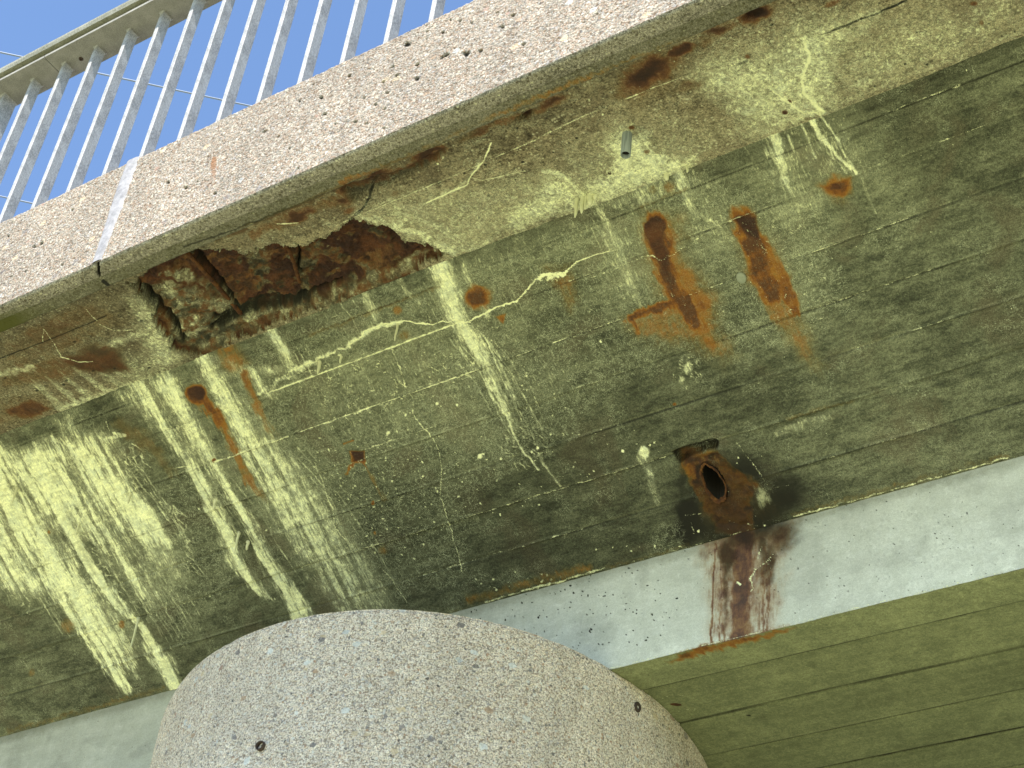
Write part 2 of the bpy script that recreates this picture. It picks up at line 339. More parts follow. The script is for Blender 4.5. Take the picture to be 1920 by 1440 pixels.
def aggregate(name, base_lo, base_hi, s1=210, warm=.0, peb=1.0, crev=.42):
    """washed exposed-aggregate concrete"""
    N = NT(name); co = N.n("ShaderNodeTexCoord").outputs["Object"]
    wv = N.n("ShaderNodeTexNoise"); N.l(co, wv.inputs["Vector"]); wv.inputs["Scale"].default_value = 90; wv.inputs["Detail"].default_value = 3
    wa = N.n("ShaderNodeVectorMath", operation='MULTIPLY_ADD'); N.l(wv.outputs["Color"], wa.inputs[0]); wa.inputs[1].default_value = (.011, .011, .011); N.l(co, wa.inputs[2]); co = wa.outputs[0]
    v0 = N.vor(co, s1); c0 = N.sep(v0.outputs["Color"])
    v1 = N.vor(co, s1*.42); c1 = N.sep(v1.outputs["Color"])
    v2 = N.vor(N.scl(co, (1, .8, 1.25)), s1*.135); c2 = N.sep(v2.outputs["Color"])
    col = N.mix(N.ss(c0[0], .1, .9), base_lo, base_hi)
    col = N.mix(N.ss(v0.outputs["Distance"], .46, .70), col, tuple(x*crev for x in base_lo))  # gaps between grains darkened: crevice shade put into the colour
    pc = N.ramp(c0[1], [(0, (.30, .20, .13)), (.16, (.55, .50, .42)), (.5, (.62, .58, .50)), (.72, (.75, .74, .70)), (.86, (.5, .36, .26)), (1, (.28, .28, .30))], 'CONSTANT')
    col = N.mix(.30, col, pc)
    m1 = N.math('MULTIPLY', N.ss(v1.outputs["Distance"], .46, .34), N.ss(c1[0], .66, .70))
    p1 = N.ramp(c1[1], [(0, (.58, .52, .42)), (.22, (.70, .69, .66)), (.42, (.40, .24, .15)), (.52, (.13, .13, .14)), (.62, (.66, .60, .50)), (.82, (.36, .35, .36)), (.93, (.045, .045, .05))], 'CONSTANT')
    col = N.mix(N.math('MULTIPLY', m1, peb), col, p1)
    m2 = N.math('MULTIPLY', N.ss(v2.outputs["Distance"], .36, .30), N.ss(c2[0], .86, .87))
    p2 = N.ramp(c2[1], [(0, (.22, .20, .21)), (.2, (.72, .74, .74)), (.4, (.44, .30, .20)), (.52, (.15, .14, .15)), (.66, (.62, .50, .34)), (.8, (.55, .58, .60)), (.92, (.36, .22, .18))], 'CONSTANT')
    col = N.mix(N.math('MULTIPLY', m2, peb), col, p2)
    A = N.attr("stain_shade_a"); a = N.sep(A.outputs["Color"])
    nz = N.noise(co, 60, 4, .7); big = N.noise(co, 2.3, 4, .6)
    g = N.math('MULTIPLY', N.ss(big, .3, .7, .88, 1.05), N.ss(N.noise(co, (13, 13, 1.1), 5, .65), .32, .68, .90, 1.06)); g = N.math('MULTIPLY', g, N.ss(N.noise(co, 34, 5, .7), .3, .7, .88, 1.10)); gm = N.n("ShaderNodeVectorMath", operation='SCALE'); N.l(col, gm.inputs[0]); N.l(g, gm.inputs["Scale"]); col = gm.outputs[0]
    col = N.mix(N.ss(N.math('ADD', a[1], N.math('MULTIPLY', N.math('SUBTRACT', nz, .5), .8)), .15, .75), col, (.22, .115, .06))
    col = N.mix(N.ss(a[2], .2, .7), col, (.035, .032, .028))
    col = N.mix(N.ss(A.outputs["Alpha"], .1, .9, 0, .8), col, (.10, .11, .05))  # alpha carries the shade painted on the pier's right side
    h = N.math('ADD', N.math('SUBTRACT', 1.0, v0.outputs["Distance"]), N.math('MULTIPLY', N.noise(co, 420, 2), .5))
    h = N.math('ADD', h, N.math('MULTIPLY', N.math('SUBTRACT', 1.0, v1.outputs["Distance"]), .7))
    return N.fin(col, N.bump(h, .8, .0035), .88)

MAT_web = stained("weathered concrete", (.040, .044, .028), (.172, .180, .114), brown=(.098, .088, .056), grain=.95, gr=.95, an=.45, blot=.34)
MAT_cant = stained("speckled concrete", (.052, .040, .024), (.25, .215, .135), hsc=(110, 80, 80), obj=True, rcol=[(0, (.13, .105, .05)), (.34, (.14, .085, .03)), (.6, (.14, .060, .02)), (.82, (.080, .034, .016)), (1, (.045, .022, .013))], speck=.8, pits=1, brown=(.14, .11, .07), grain=1.4, gr=1.25, blot=.7)
MAT_white = stained("pale concrete", (.53, .545, .49), (.76, .77, .72), grain=.3, pits=1, gr=.28, blot=.24, rcol=[(0, (.44, .38, .27)), (.3, (.34, .23, .11)), (.58, (.22, .115, .050)), (.82, (.125, .052, .030)), (1, (.06, .026, .02))])
MAT_soff = stained("board marked concrete", (.125, .137, .075), (.255, .272, .148), grain=.7, gr=.5, blot=.3)
MAT_fas = aggregate("washed aggregate", (.17, .128, .096), (.295, .232, .18), 180, peb=.5, crev=.26)
MAT_pier = aggregate("washed pier aggregate", (.72, .60, .50), (.98, .87, .745), 205, peb=.75, crev=.38)

# ------------------------------------------------------------------ x stations, dense where the photograph looks
def stations(a, b, step, lo=-16.0, hi=13.0):
    core = np.arange(a, b, step); l = [a]; s = step
    while l[-1] > lo: s *= 1.35; l.append(l[-1]-min(s, 1.0))
    h = [core[-1]]; s = step
    while h[-1] < hi: s *= 1.35; h.append(h[-1]+min(s, 1.0))
    return np.concatenate([np.array(l[1:])[::-1], core, np.array(h[1:])])
def pack(ch, keys, default=(0, 0, 0, 0)):
    out = np.zeros(ch.shape+(4,), np.float32)
    for i, k in enumerate(keys): out[..., i] = ch.ch[k] if k in ch.ch else default[i]
    return out
bridge = empty("bridge", (0, 0, 0), "weathered concrete road bridge seen from below with rust and pale lime streaks", "bridge")

XS = stations(-6.3, .35, .0034)
EX = np.array([1.0, 0, 0])
# ================================================================== sloping soffit
ev = np.array([0, math.cos(TH2), -math.sin(TH2)])
VR = np.linspace(0, TW, 330); U, V = np.meshgrid(XS, VR)
W = Chart((0, YC, ZC), EX, ev, U, V)
def fan(k, pts, n, spread, w, d, sd, jit=3.0):
    """bundle of thin run-off threads beside one another"""
    g = np.random.default_rng(sd)
    for i in range(n):
        o = (i/(n-1 or 1)-.5)*2*spread+g.normal(0, spread*.12); t0 = g.uniform(0, .35); t1 = g.uniform(.6, 1)
        m = 12; q = []
        xs = np.interp(np.linspace(t0, t1, m), np.linspace(0, 1, len(pts)), [p[0] for p in pts]); ys = np.interp(np.linspace(t0, t1, m), np.linspace(0, 1, len(pts)), [p[1] for p in pts])
        ww = g.uniform(.6, 1.3)*w; wob = 0
        for x, y in zip(xs, ys): wob = wob*.7+g.normal(0, jit*.6); q.append((x+o+wob, y-o*.35))
        W.stroke(k, q, [ww, ww*.6], [d*g.uniform(.6, 1), d*.45], .8)
E_ = 'e'
# broad pale sheets, lower left
W.poly(E_, [(-60, 860), (0, 838), (22, 856), (62, 838), (118, 820), (165, 818), (205, 820), (222, 856), (236, 900), (262, 940), (292, 980), (325, 1040), (345, 1085), (300, 1060), (262, 1015), (228, 985), (250, 1050), (300, 1120), (292, 1140), (240, 1090), (200, 1040), (165, 1000), (150, 1010), (120, 962), (90, 930), (60, 905), (30, 960), (-60, 900)], .86, 9, 5)
W.poly(E_, [(-80, 880), (0, 850), (60, 900), (95, 960), (110, 1010), (150, 1070), (200, 1130), (240, 1190), (250, 1260), (215, 1250), (160, 1180), (120, 1125), (60, 1110), (0, 1105), (-80, 1070)], .80, 12, 8)
W.poly(E_, [(120, 880), (205, 880), (260, 960), (310, 1010), (330, 1060), (300, 1050), (240, 1000), (190, 1000), (150, 960)], .98, 12, 8)
W.stroke(E_, [(-20, 850), (20, 935), (55, 985), (95, 1060), (135, 1125), (165, 1180), (200, 1240), (235, 1290)], [20, 26, 26, 22, 18, 13], 1.05, .5, 3)
W.stroke(E_, [(0, 840), (50, 895), (100, 955), (135, 1000), (160, 1050), (200, 1100), (240, 1150), (262, 1170), (285, 1215), (308, 1250), (335, 1292)], [10, 16, 20, 15, 12, 12, 8, 6, 14, 20, 13], 1.1, .5, 3)
W.stroke(E_, [(100, 820), (140, 850), (190, 880), (215, 905), (245, 935), (285, 970), (315, 1020)], [8, 8, 16, 20, 20, 12], 1.0, .5, 3)
W.stroke(E_, [(195, 822), (235, 816), (215, 812)], 4, .7); W.wiggles(E_, (300, 1010), 60, 70, 90, (10, 34), 1.8, .7, 301, .55); W.wiggles(E_, (240, 880), 36, 50, 50, (10, 30), 1.6, .7, 302, .55); fan(E_, [(215, 860), (300, 970), (370, 1090)], 10, 26, 2, .6, 303)
fan(E_, [(60, 840), (180, 1000), (330, 1180)], 15, 70, 3, .75, 1)
fan(E_, [(150, 900), (270, 1080), (345, 1200)], 12, 45, 2.6, .7, 2)
fan(E_, [(0, 900), (70, 1050), (170, 1200)], 12, 45, 3, .7, 3)
fan(E_, [(215, 1000), (300, 1120), (370, 1230)], 9, 30, 2, .5, 4)
W.stroke('b', [(112, 930), (140, 985), (165, 1050), (185, 1085)], [6, 15, 10, 4], .35, .9)
W.poly(E_, [(100, 785), (140, 770), (160, 830), (130, 830)], .4, 8)
# band from the crease that forks over the joint
W.poly(E_, [(225, 740), (270, 708), (335, 700), (360, 760), (395, 835), (425, 880), (410, 900), (370, 870), (335, 830), (290, 790), (262, 760)], .80, 12, 6)
W.stroke(E_, [(255, 715), (290, 770), (322, 820), (352, 862), (378, 905), (402, 955), (425, 1000), (438, 1045), (470, 1090), (510, 1125)], [16, 12, 12, 12, 15, 15, 16, 14, 12, 4], 1.0, .5, 3)
W.stroke(E_, [(300, 712), (345, 770), (385, 850), (410, 880), (430, 920), (465, 970), (490, 1030), (520, 1080), (545, 1115), (565, 1150), (580, 1180)], [8, 6, 6, 8, 12, 14, 14, 15, 20, 20], [.7, .7, .8, .9, .9, 1, 1, 1, 1.1, 1.1], .5, 3)
fan(E_, [(330, 700), (420, 880), (520, 1080)], 10, 45, 2.4, .6, 5)
# yellow sheet below the rust run
W.poly(E_, [(365, 670), (420, 668), (450, 740), (510, 820), (560, 880), (620, 960), (680, 1050), (730, 1140), (690, 1150), (640, 1145), (590, 1080), (540, 1010), (480, 930), (440, 850), (400, 760)], .56, 14, 8)
W.stroke(E_, [(378, 668), (405, 720), (435, 775), (470, 830), (510, 905), (560, 975), (610, 1050), (650, 1110), (670, 1150)], [14, 14, 12, 16, 18, 14, 10, 8], [.9, .8, .85, .8, .7, .6, .5], .7, 4)
fan(E_, [(430, 840), (520, 960), (640, 1145)], 22, 75, 2.0, .62, 6)
fan(E_, [(470, 800), (600, 940), (720, 1130)], 10, 50, 1.8, .5, 7)
W.stroke(E_, [(500, 605), (520, 640), (548, 690), (556, 705)], [13, 13, 9, 4], .72, .6, 4)
W.stroke(E_, [(470, 690), (500, 735), (520, 740)], 12, .6, .8, 5); W.stroke(E_, [(400, 670), (470, 700), (540, 690)], 12, .6, .8, 5)
# main band, centre
W.stroke(E_, [(815, 482), (832, 520), (845, 560), (862, 605), (890, 640), (905, 665), (920, 700), (938, 745), (962, 790)], [24, 26, 25, 20, 19, 15, 10, 8, 5], [.85, .95, .95, .95, .9, .9, .85, .85, .6], .6, 3); fan(E_, [(900, 640), (945, 740), (1000, 850)], 8, 20, 2.6, .85, 88, 2)
fan(E_, [(850, 600), (930, 700), (1000, 830)], 14, 34, 2.3, .75, 8, 2)
W.stroke(E_, [(895, 640), (915, 700), (920, 740), (950, 780), (965, 820), (985, 850), (1010, 880)], 3, .7, .8, 4); W.wiggles(E_, (985, 830), 45, 45, 40, (8, 22), 1.4, .6, 8, .6)
W.stroke(E_, [(1010, 850), (1030, 885), (1050, 910)], 3, .5, .8, 4)
W.stroke(E_, [(870, 500), (890, 540), (915, 590)], 8, .45, .9, 4)
W.stroke(E_, [(680, 545), (698, 575), (705, 600)], [9, 11, 6], .5, .8, 4); W.stroke(E_, [(745, 520), (760, 545), (790, 570)], 5, .35)
# two bands right of it and those from the upper edge
W.stroke(E_, [(1125, 395), (1150, 450), (1170, 500), (1188, 545), (1205, 585)], [10, 16, 13, 12, 8], [.4, .55, .55, .5, .4], .8, 6); fan(E_, [(1125, 400), (1170, 490), (1215, 600)], 9, 24, 1.8, .62, 9, 2)
W.poly(E_, [(1110, 385), (1200, 345), (1300, 320), (1330, 345), (1260, 365), (1160, 395)], .45, 10, 8)
W.stroke(E_, [(1270, 325), (1290, 370), (1310, 405), (1345, 422)], [14, 10, 8, 5], .55, .8, 5); W.wiggles(E_, (1310, 395), 45, 40, 40, (8, 20), 1.4, .55, 9)
W.stroke(E_, [(1446, 245), (1462, 290), (1474, 335), (1490, 368)], [17, 15, 9, 6], [.7, .7, .65, .4], .7, 5); fan(E_, [(1448, 245), (1475, 310), (1500, 372)], 7, 24, 2, .7, 10, 2)
W.stroke(E_, [(1512, 212), (1540, 255), (1555, 275), (1575, 295), (1605, 325)], [7, 6, 5, 5, 4], 1.0, .5, 4)
W.stroke(E_, [(1530, 205), (1570, 260), (1585, 290), (1604, 318)], [4, 3, 3], .7, .8, 3); W.stroke(E_, [(1500, 222), (1512, 255), (1530, 295)], 4, .6); W.stroke(E_, [(1545, 250), (1560, 290), (1588, 325)], 4, .6, .8, 3)
fan(E_, [(1520, 210), (1560, 270), (1600, 330)], 7, 28, 2, .5, 11, 2); W.stroke(E_, [(1612, 328), (1625, 360), (1642, 400)], [5, 3, 2], .35)
W.poly(E_, [(1430, 390), (1480, 370), (1560, 330), (1540, 400), (1480, 440), (1450, 430)], .25, 12, 8)
W.blob(E_, (1206, 846), 13, 1.0, .5, 16, wob=8); W.stroke(E_, [(1205, 860), (1218, 900), (1232, 945)], [13, 9, 5], .3)
W.blob(E_, (1288, 690), 16, .5, .8, wob=14); W.wiggles(E_, (1288, 695), 26, 30, 22, (6, 16), 1.4, .7, 12); W.blob(E_, (1278, 716), 9, .6, .8, wob=8)
W.poly(E_, [(560, 720), (640, 640), (840, 520), (1000, 560), (1020, 700), (900, 840), (700, 860), (560, 860)], .13, 40, 20); W.poly(E_, [(1090, 420), (1290, 340), (1440, 380), (1400, 470), (1220, 600), (1120, 560)], .18, 36, 16)
W.poly(E_, [(870, 490), (1100, 400), (1120, 440), (900, 530)], .2, 18, 8); W.poly(E_, [(1420, 260), (1600, 200), (1640, 330), (1500, 400), (1430, 360)], .24, 28, 10); W.poly(E_, [(1400, 400), (1520, 440), (1560, 600), (1460, 560)], .18, 30, 12)
for x0, y0, n in [(640, 540, 5), (780, 500, 5), (900, 470, 6), (1180, 350, 8), (1420, 260, 8), (560, 640, 8), (700, 660, 8), (980, 640, 6)]: fan(E_, [(x0, y0), (x0+45, y0+75), (x0+90, y0+160)], n, 34, 1.5, .42, x0, 2)
# crystal cracks
K = 'l'
W.stroke(E_, [(480, 742), (560, 690), (600, 672), (640, 655), (662, 643), (685, 620), (705, 612), (750, 604)], [2, 8, 5, 3, 4, 5, 6, 4], .95, .5, 6)
W.stroke(K, [(520, 712), (560, 690), (600, 672), (640, 655), (662, 643), (685, 618), (720, 605), (760, 602), (800, 608), (850, 601), (885, 602)], [1.5, 2, 2, 2, 2, 2.4, 2, 2, 1.5, 2], .85, .8, 5)
W.stroke(K, [(885, 600), (905, 588), (925, 580), (950, 572), (968, 566), (978, 556), (990, 540), (1005, 525), (1020, 515), (1060, 508)], [2.5, 4, 3.5, 3.5, 2.5, 2, 2.5, 3, 3], .9, .8, 5)
W.stroke(K, [(1010, 524), (1022, 516), (1032, 521), (1044, 512), (1054, 514), (1062, 506)], [4, 6, 9, 5, 6, 3], .85, .8, 7); W.scatter(K, (1035, 518), 28, 9, 34, (2, 5), .8, 63, 1.5)
W.stroke(K, [(1060, 508), (1080, 492), (1110, 480), (1150, 468)], [2.5, 1.5], .8, .6, 2)
W.stroke(K, [(1110, 520), (1130, 512), (1150, 507), (1165, 498), (1190, 490), (1205, 482), (1225, 478), (1234, 488), (1242, 489), (1250, 479), (1264, 478), (1278, 466), (1296, 460), (1305, 448), (1320, 440), (1345, 428), (1372, 415)], [1.0, 1.5, 1.5, 1.2], .62, .8, 3)
W.stroke(K, [(735, 655), (750, 690), (760, 725), (775, 745), (775, 775), (790, 800), (805, 812)], [3, 2, 2], .55, .7, 3)
for P_, a, b in [([(800, 805), (818, 832), (827, 860), (828, 900), (826, 930), (836, 960), (845, 990), (850, 1015), (860, 1040), (866, 1070)], 1.5, .66),
                 ([(590, 868), (606, 905), (612, 930), (624, 955), (628, 985), (648, 1012), (664, 1035)], 1.8, .6),
                 ([(683, 842), (720, 830), (745, 822), (770, 812), (800, 805), (830, 788)], 1.7, .6), ([(560, 870), (590, 850), (640, 835), (683, 842)], 1.2, .4),
                 ([(712, 1060), (735, 1085), (750, 1110), (765, 1130)], 1.6, .5), ([(560, 700), (610, 690), (625, 725)], 1.6, .5), ([(850, 700), (862, 690), (880, 685)], 1.5, .5),
                 ([(200, 790), (212, 830), (225, 825)], 1.5, .6), ([(320, 880), (345, 874), (365, 876)], 1.5, .6), ([(600, 620), (612, 600), (650, 580)], 1.3, .4),
                 ([(980, 690), (1010, 760), (1020, 790)], 1.6, .45), ([(960, 700), (985, 745)], 1.6, .5), ([(1120, 700), (1140, 680), (1160, 662)], 1.2, .4)]:
    W.stroke(K, P_, a, b, .7, 2)
# boards: fins and shadow gaps
TB = [.061, .190, .350, .507, .656, .797, .944]
def bpx(t, xa, xb):
    """two px points along a board joint between picture columns"""
    out = []
    for X in np.arange(-6.2, .3, .05):
        P = W.P0+X*EX+t*ev; px, py = proj(P[None])
        if xa <= px[0] <= xb: out.append((px[0], py[0]))
    return out
for t, xa, xb, w_, d_ in [(.061, 1290, 1430, 1.5, .3), (.061, 1640, 1830, 2.5, .5), (.061, 560, 640, 2, .3), (.193, 500, 860, 3.2, .75), (.190, 1050, 1190, 1.3, .5), (.187, 1270, 1500, 2.2, .55), (.184, 1600, 1900, 1.8, .4),
                          (.352, 380, 560, 3.4, .6), (.352, 560, 920, 2, .75), (.352, 940, 1190, 1.6, .6), (.35, 1240, 1390, 1.2, .45), (.35, 1470, 1720, 2, .6), (.507, 1050, 1150, 1.6, .5), (.507, 1500, 1760, 2, .5),
                          (.507, 560, 700, 1.5, .35), (.656, 640, 800, 1.3, .5), (.656, 1540, 1800, 1.8, .4), (.797, 560, 1250, 1.9, .55), (.797, 1440, 1600, 3, .3), (.80, 260, 420, 1.5, .45), (.944, 760, 1120, 1.6, .5), (.944, 1500, 1760, 1.8, .4), (.507, 380, 500, 2, .4)]:
    W.stroke(K, bpx(t, xa, xb), w_, d_, .8, 1.5)
# flecks, crystal hairs
W.scatter(K, (720, 900), 150, 150, 300, (1.1, 2.8), .85, 21, 2.2); W.scatter(K, (660, 960), 70, 90, 110, (1.1, 2.3), .8, 22, 2.5); W.scatter(K, (900, 800), 200, 180, 190, (1.2, 3.2), .8, 23, 1.8)
W.scatter(K, (1400, 600), 520, 420, 130, (1.0, 2.4), .7, 24, 1.5); W.scatter(K, (1120, 850), 130, 60, 40, (1.5, 4.5), .85, 25, 1.6); W.scatter(K, (420, 1000), 110, 110, 60, (1, 2.4), .7, 26, 2)
for p, r in [((728, 812), 8), ((820, 757), 5), ((857, 760), 5), ((1127, 640), 4), ((980, 722), 4), ((900, 858), 9), ((940, 860), 5), ((777, 1047), 4), ((1034, 815), 4), ((1169, 844), 5), ((1812, 131), 3), ((1787, 271), 3), ((1338, 573), 3), ((1346, 588), 3), ((1357, 583), 3)]:
    W.blob(K, p, r, .85, .8, wob=r*.5)
W.wiggles(K, (720, 700), 190, 60, 170, (8, 26), 1.3, .62, 31); W.wiggles(K, (640, 740), 90, 60, 60, (14, 40), 1.1, .5, 32, .45); W.wiggles(K, (690, 920), 110, 90, 110, (5, 14), 1.2, .6, 33)
W.wiggles(K, (1180, 560), 110, 70, 90, (7, 18), 1.1, .5, 34); W.wiggles(K, (1480, 520), 90, 130, 170, (7, 20), 1.0, .5, 35); W.wiggles(K, (1420, 440), 70, 40, 70, (8, 24), 1.1, .5, 36)
W.wiggles(K, (1000, 660), 120, 80, 70, (7, 18), 1.1, .45, 37); W.wiggles(K, (1750, 330), 150, 110, 90, (5, 18), 1.0, .35, 38); W.wiggles(E_, (240, 1060), 120, 90, 160, (10, 30), 1.6, .55, 39, .5); W.wiggles(E_, (100, 1080), 110, 60, 110, (8, 26), 1.7, .6, 40, .6)
W.wiggles(K, (1340, 640), 60, 80, 50, (5, 14), 1.0, .45, 41); W.wiggles(K, (900, 620), 60, 40, 60, (8, 22), 1.2, .55, 42, .5)
# rust
G, D_ = 'r', 'd'
W.poly(G, [(1190, 400), (1225, 385), (1275, 395), (1290, 430), (1285, 470), (1320, 510), (1350, 560), (1355, 620), (1385, 660), (1350, 690), (1290, 650), (1190, 640), (1170, 600), (1230, 570), (1200, 470)], .42, 34, 8)
W.poly(G, [(1360, 420), (1400, 395), (1440, 430), (1480, 520), (1505, 590), (1545, 690), (1500, 680), (1450, 600), (1405, 520)], .42, 30, 8)
W.blob(G, (1385, 960), 150, .30, .95, 90, -20, 20); W.blob(G, (370, 742), 44, .3, .9, 36)
W.blob(G, (1232, 425), 42, .62, .75, 40, wob=10); W.poly(G, [(1205, 400), (1258, 398), (1275, 470), (1310, 520), (1335, 560), (1340, 620), (1365, 660), (1330, 660), (1290, 620), (1265, 575), (1215, 480)], .60, 16, 7)
W.blob(D_, (1228, 428), 26, 1.0, .4, 28, wob=6); W.stroke(D_, [(1228, 435), (1240, 480), (1252, 520), (1266, 555)], [23, 18, 14, 10], [1, .9, .62, .45], .5, 5); W.stroke(D_, [(1268, 560), (1292, 590)], 9, .3, .9)
W.stroke(G, [(1228, 420), (1245, 490), (1262, 540), (1285, 575), (1305, 610)], [32, 30, 28, 26, 16], 1.0, .6, 6); W.blob(G, (1243, 453), 8, .72, .4, 6)
W.stroke(G, [(1178, 596), (1210, 585), (1245, 574), (1290, 560)], [11, 12, 12, 12], .98, .55, 4); W.stroke(G, [(1184, 595), (1197, 625)], [7, 5], .75); W.poly(G, [(1180, 590), (1290, 570), (1350, 600), (1330, 640), (1200, 635)], .42, 16)
W.poly(D_, [(1371, 412), (1405, 400), (1422, 402), (1422, 425), (1425, 450), (1405, 450), (1385, 430)], .95, 8, 5); W.stroke(D_, [(1408, 440), (1422, 480), (1440, 520)], [12, 9, 5], [.6, .5, .2], .9, 6)
W.stroke(G, [(1393, 412), (1408, 445), (1420, 480), (1432, 520), (1450, 550)], [30, 30, 32, 32, 30], 1.0, .55, 6)
W.stroke(G, [(1425, 450), (1450, 490), (1470, 530), (1485, 560), (1490, 590)], [20, 18, 20, 14], .72, .6, 5); W.stroke(G, [(1440, 550), (1470, 600), (1500, 640), (1525, 680), (1540, 705)], [28, 22, 22, 18, 12], [.6, .45, .42, .3, .15], .8, 6)
W.poly(G, [(1530, 352), (1560, 332), (1602, 332), (1592, 362), (1575, 372), (1545, 362)], .9, 16, 8); W.blob(D_, (1568, 350), 17, .8, .7, 10, wob=6); W.blob(G, (1575, 372), 30, .35, .8)
W.blob(G, (895, 556), 38, .95, .75, 35, wob=9); W.blob(D_, (893, 556), 18, .28, .9); W.poly(G, [(928, 592), (950, 588), (944, 606)], .85, 4, 2)
W.blob(D_, (1048, 508), 26, .38, .9, 14, -18); W.poly(G, [(1010, 500), (1080, 490), (1085, 560), (1070, 590), (1045, 545)], .38, 16)
W.blob(G, (370, 740), 30, 1.0, .5, 24, 35, 6); W.blob(D_, (370, 738), 24, .9, .5, 18, 30, 5); W.stroke(G, [(385, 750), (408, 780), (425, 815), (445, 850), (460, 885), (478, 915), (500, 940)], [16, 15, 12, 12, 13, 11, 10], [1, .8, .66, .62, .6, .45, .25], .7, 5)
W.stroke(G, [(458, 700), (475, 745), (490, 780), (515, 822)], [12, 12, 9, 7], [.6, .5, .45, .3], .8, 5); W.stroke(D_, [(455, 695), (470, 740)], 9, .35, .9)
W.poly(G, [(395, 650), (440, 632), (470, 680), (440, 700), (410, 690)], .5, 14); W.blob(G, (428, 655), 20, .6, .8, 12)
W.stroke(D_, [(220, 795), (262, 820), (295, 850), (322, 888)], [16, 24, 22, 14], .42, .9, 10); W.stroke(G, [(220, 795), (262, 820), (295, 850), (322, 888)], [16, 24, 22, 14], .3, .9, 10)
W.poly(D_, [(657, 846), (684, 844), (684, 864), (662, 866)], .9, 4, 2); W.poly(G, [(655, 846), (685, 844), (686, 868), (658, 868)], .9, 4, 2); W.stroke(G, [(664, 862), (650, 890)], [5, 4], .7); W.stroke(G, [(680, 866), (695, 890), (708, 915), (722, 938)], [5, 6, 6, 4], [.75, .5, .42, .3]); W.stroke(G, [(645, 832), (662, 826)], 3, .6)
for p, r, d in [((700, 944), 5, .9), ((703, 998), 6, .6), ((718, 1032), 13, .4), ((402, 861), 6, .9), ((228, 1170), 12, .6), ((93, 997), 6, .6), ((1263, 757), 6, .7), ((745, 582), 14, .5), ((758, 626), 16, .4), ((1225, 355), 14, .3), ((130, 1172), 22, .4), ((1255, 350), 18, .4), ((60, 1260), 12, .3), ((1375, 668), 30, .12)]:
    W.blob(G, p, r, d, .7, wob=4)
for xa, xb, t in [(1180, 1290, .061), (1470, 1600, .797), (560, 830, .066)]: W.stroke(G, bpx(t, xa, xb), 5, .3, .8, 5)
W.stroke(E_, [(1460, 812), (1500, 795), (1560, 780)], 8, .3, .9, 8)
# drain surround
W.poly(G, [(1266, 855), (1300, 845), (1330, 838), (1345, 850), (1362, 870), (1395, 895), (1418, 912), (1412, 935), (1420, 985), (1420, 1005), (1375, 1005), (1335, 985), (1310, 935), (1290, 895)], .66, 12, 12)
W.poly(D_, [(1280, 850), (1345, 845), (1400, 905), (1420, 960), (1425, 1005), (1330, 1005), (1290, 900)], .48, 20, 14); W.blob('b', (1385, 965), 60, .5, .95, 30, -20, 16); W.blob('b', (1300, 870), 30, .6, .95, 18, 30, 10); W.blob('b', (1345, 985), 40, .55, .95, 24, -10, 14); W.blob('b', (1395, 880), 40, .5, .95, 18, 40, 10); W.stroke(G, [(1290, 885), (1285, 860)], 14, .62, .8); W.stroke(D_, [(1350, 990), (1400, 1000)], 14, .7, .9, 6); W.stroke(D_, [(1325, 868), (1305, 880), (1307, 900)], 6, .9, .6)
for p, r, r2, d, a in [((1365, 930), 150, 112, .62, -20), ((1420, 1000), 90, 50, .8, -15), ((1300, 990), 60, 44, .75, -15), ((1385, 985), 100, 46, .95, -15), ((1400, 880), 62, 42, .62, 30), ((1290, 960), 34, 44, .9, 20), ((1278, 900), 20, 50, .5, -10), ((1460, 935), 80, 55, .66, -20), ((1425, 965), 40, 40, .95, 0), ((1300, 855), 30, 20, .5, 0), ((1510, 920), 60, 30, .35, -15)]:
    W.blob('b', p, r*1.25, min(1, d*1.15), .95, r2*1.3, a, 14)
W.poly('b', [(1260, 850), (1285, 838), (1300, 835), (1328, 826), (1345, 826), (1344, 842), (1318, 845), (1300, 856), (1275, 872)], 1.3, 3, 3)  # recess painted black: shade of the void put into the colour
W.poly(E_, [(1418, 912), (1436, 916), (1443, 932), (1436, 945), (1428, 952), (1420, 935)], .85, 3, 3); W.stroke(K, [(1440, 918), (1480, 908)], 1.2, .5); W.stroke(K, [(1382, 832), (1420, 880), (1450, 925)], 1.5, .5, .7, 3)
W.stroke(K, [(1284, 967), (1316, 962)], 1.6, .5, .8, 3); W.stroke(K, [(1295, 975), (1302, 1000)], 1.2, .5); W.stroke(K, [(1400, 985), (1420, 985)], 2, .5); W.blob(K, (1310, 996), 5, .8, .9); W.blob(K, (1385, 858), 3, .8); W.blob(K, (1382, 868), 3, .8)
W.scatter(K, (1400, 985), 60, 22, 24, (1.2, 3), .7, 51, 1.5)
# crumbly bottom edge
for (xa, xb, t, w_, d_) in [(880, 1130, 1.075, 13, .55), (1130, 1300, 1.09, 5, .3), (1480, 1920, 1.085, 7, .35), (0, 320, 1.085, 7, .35), (560, 880, 1.09, 5, .25)]:
    W.stroke(G, bpx(t, xa, xb), w_, d_*.75, .9, 6); W.stroke('c', bpx(t, xa, xb), w_*1.5, 1.0, .9, 5)
W.stroke(K, bpx(1.092, 1480, 1900), 3, .6, .9, 4); W.stroke(K, bpx(1.092, 900, 1140), 4, .6, .9, 4); W.stroke(K, bpx(1.096, 1140, 1480), 2, .4, .9, 3); W.scatter(K, (1000, 1090), 110, 20, 60, (1.5, 4.5), .7, 61, 1.5); W.scatter(K, (1230, 1030), 120, 8, 20, (1.5, 4), .8, 62, 1.5)
St = fbm(U*52+.8*fbm(U*8, V*8, 68), V*4.5, 66, 4); Sf = vnoise(U*150+1.5*vnoise(U*20, V*20, 70), V*11, 69)
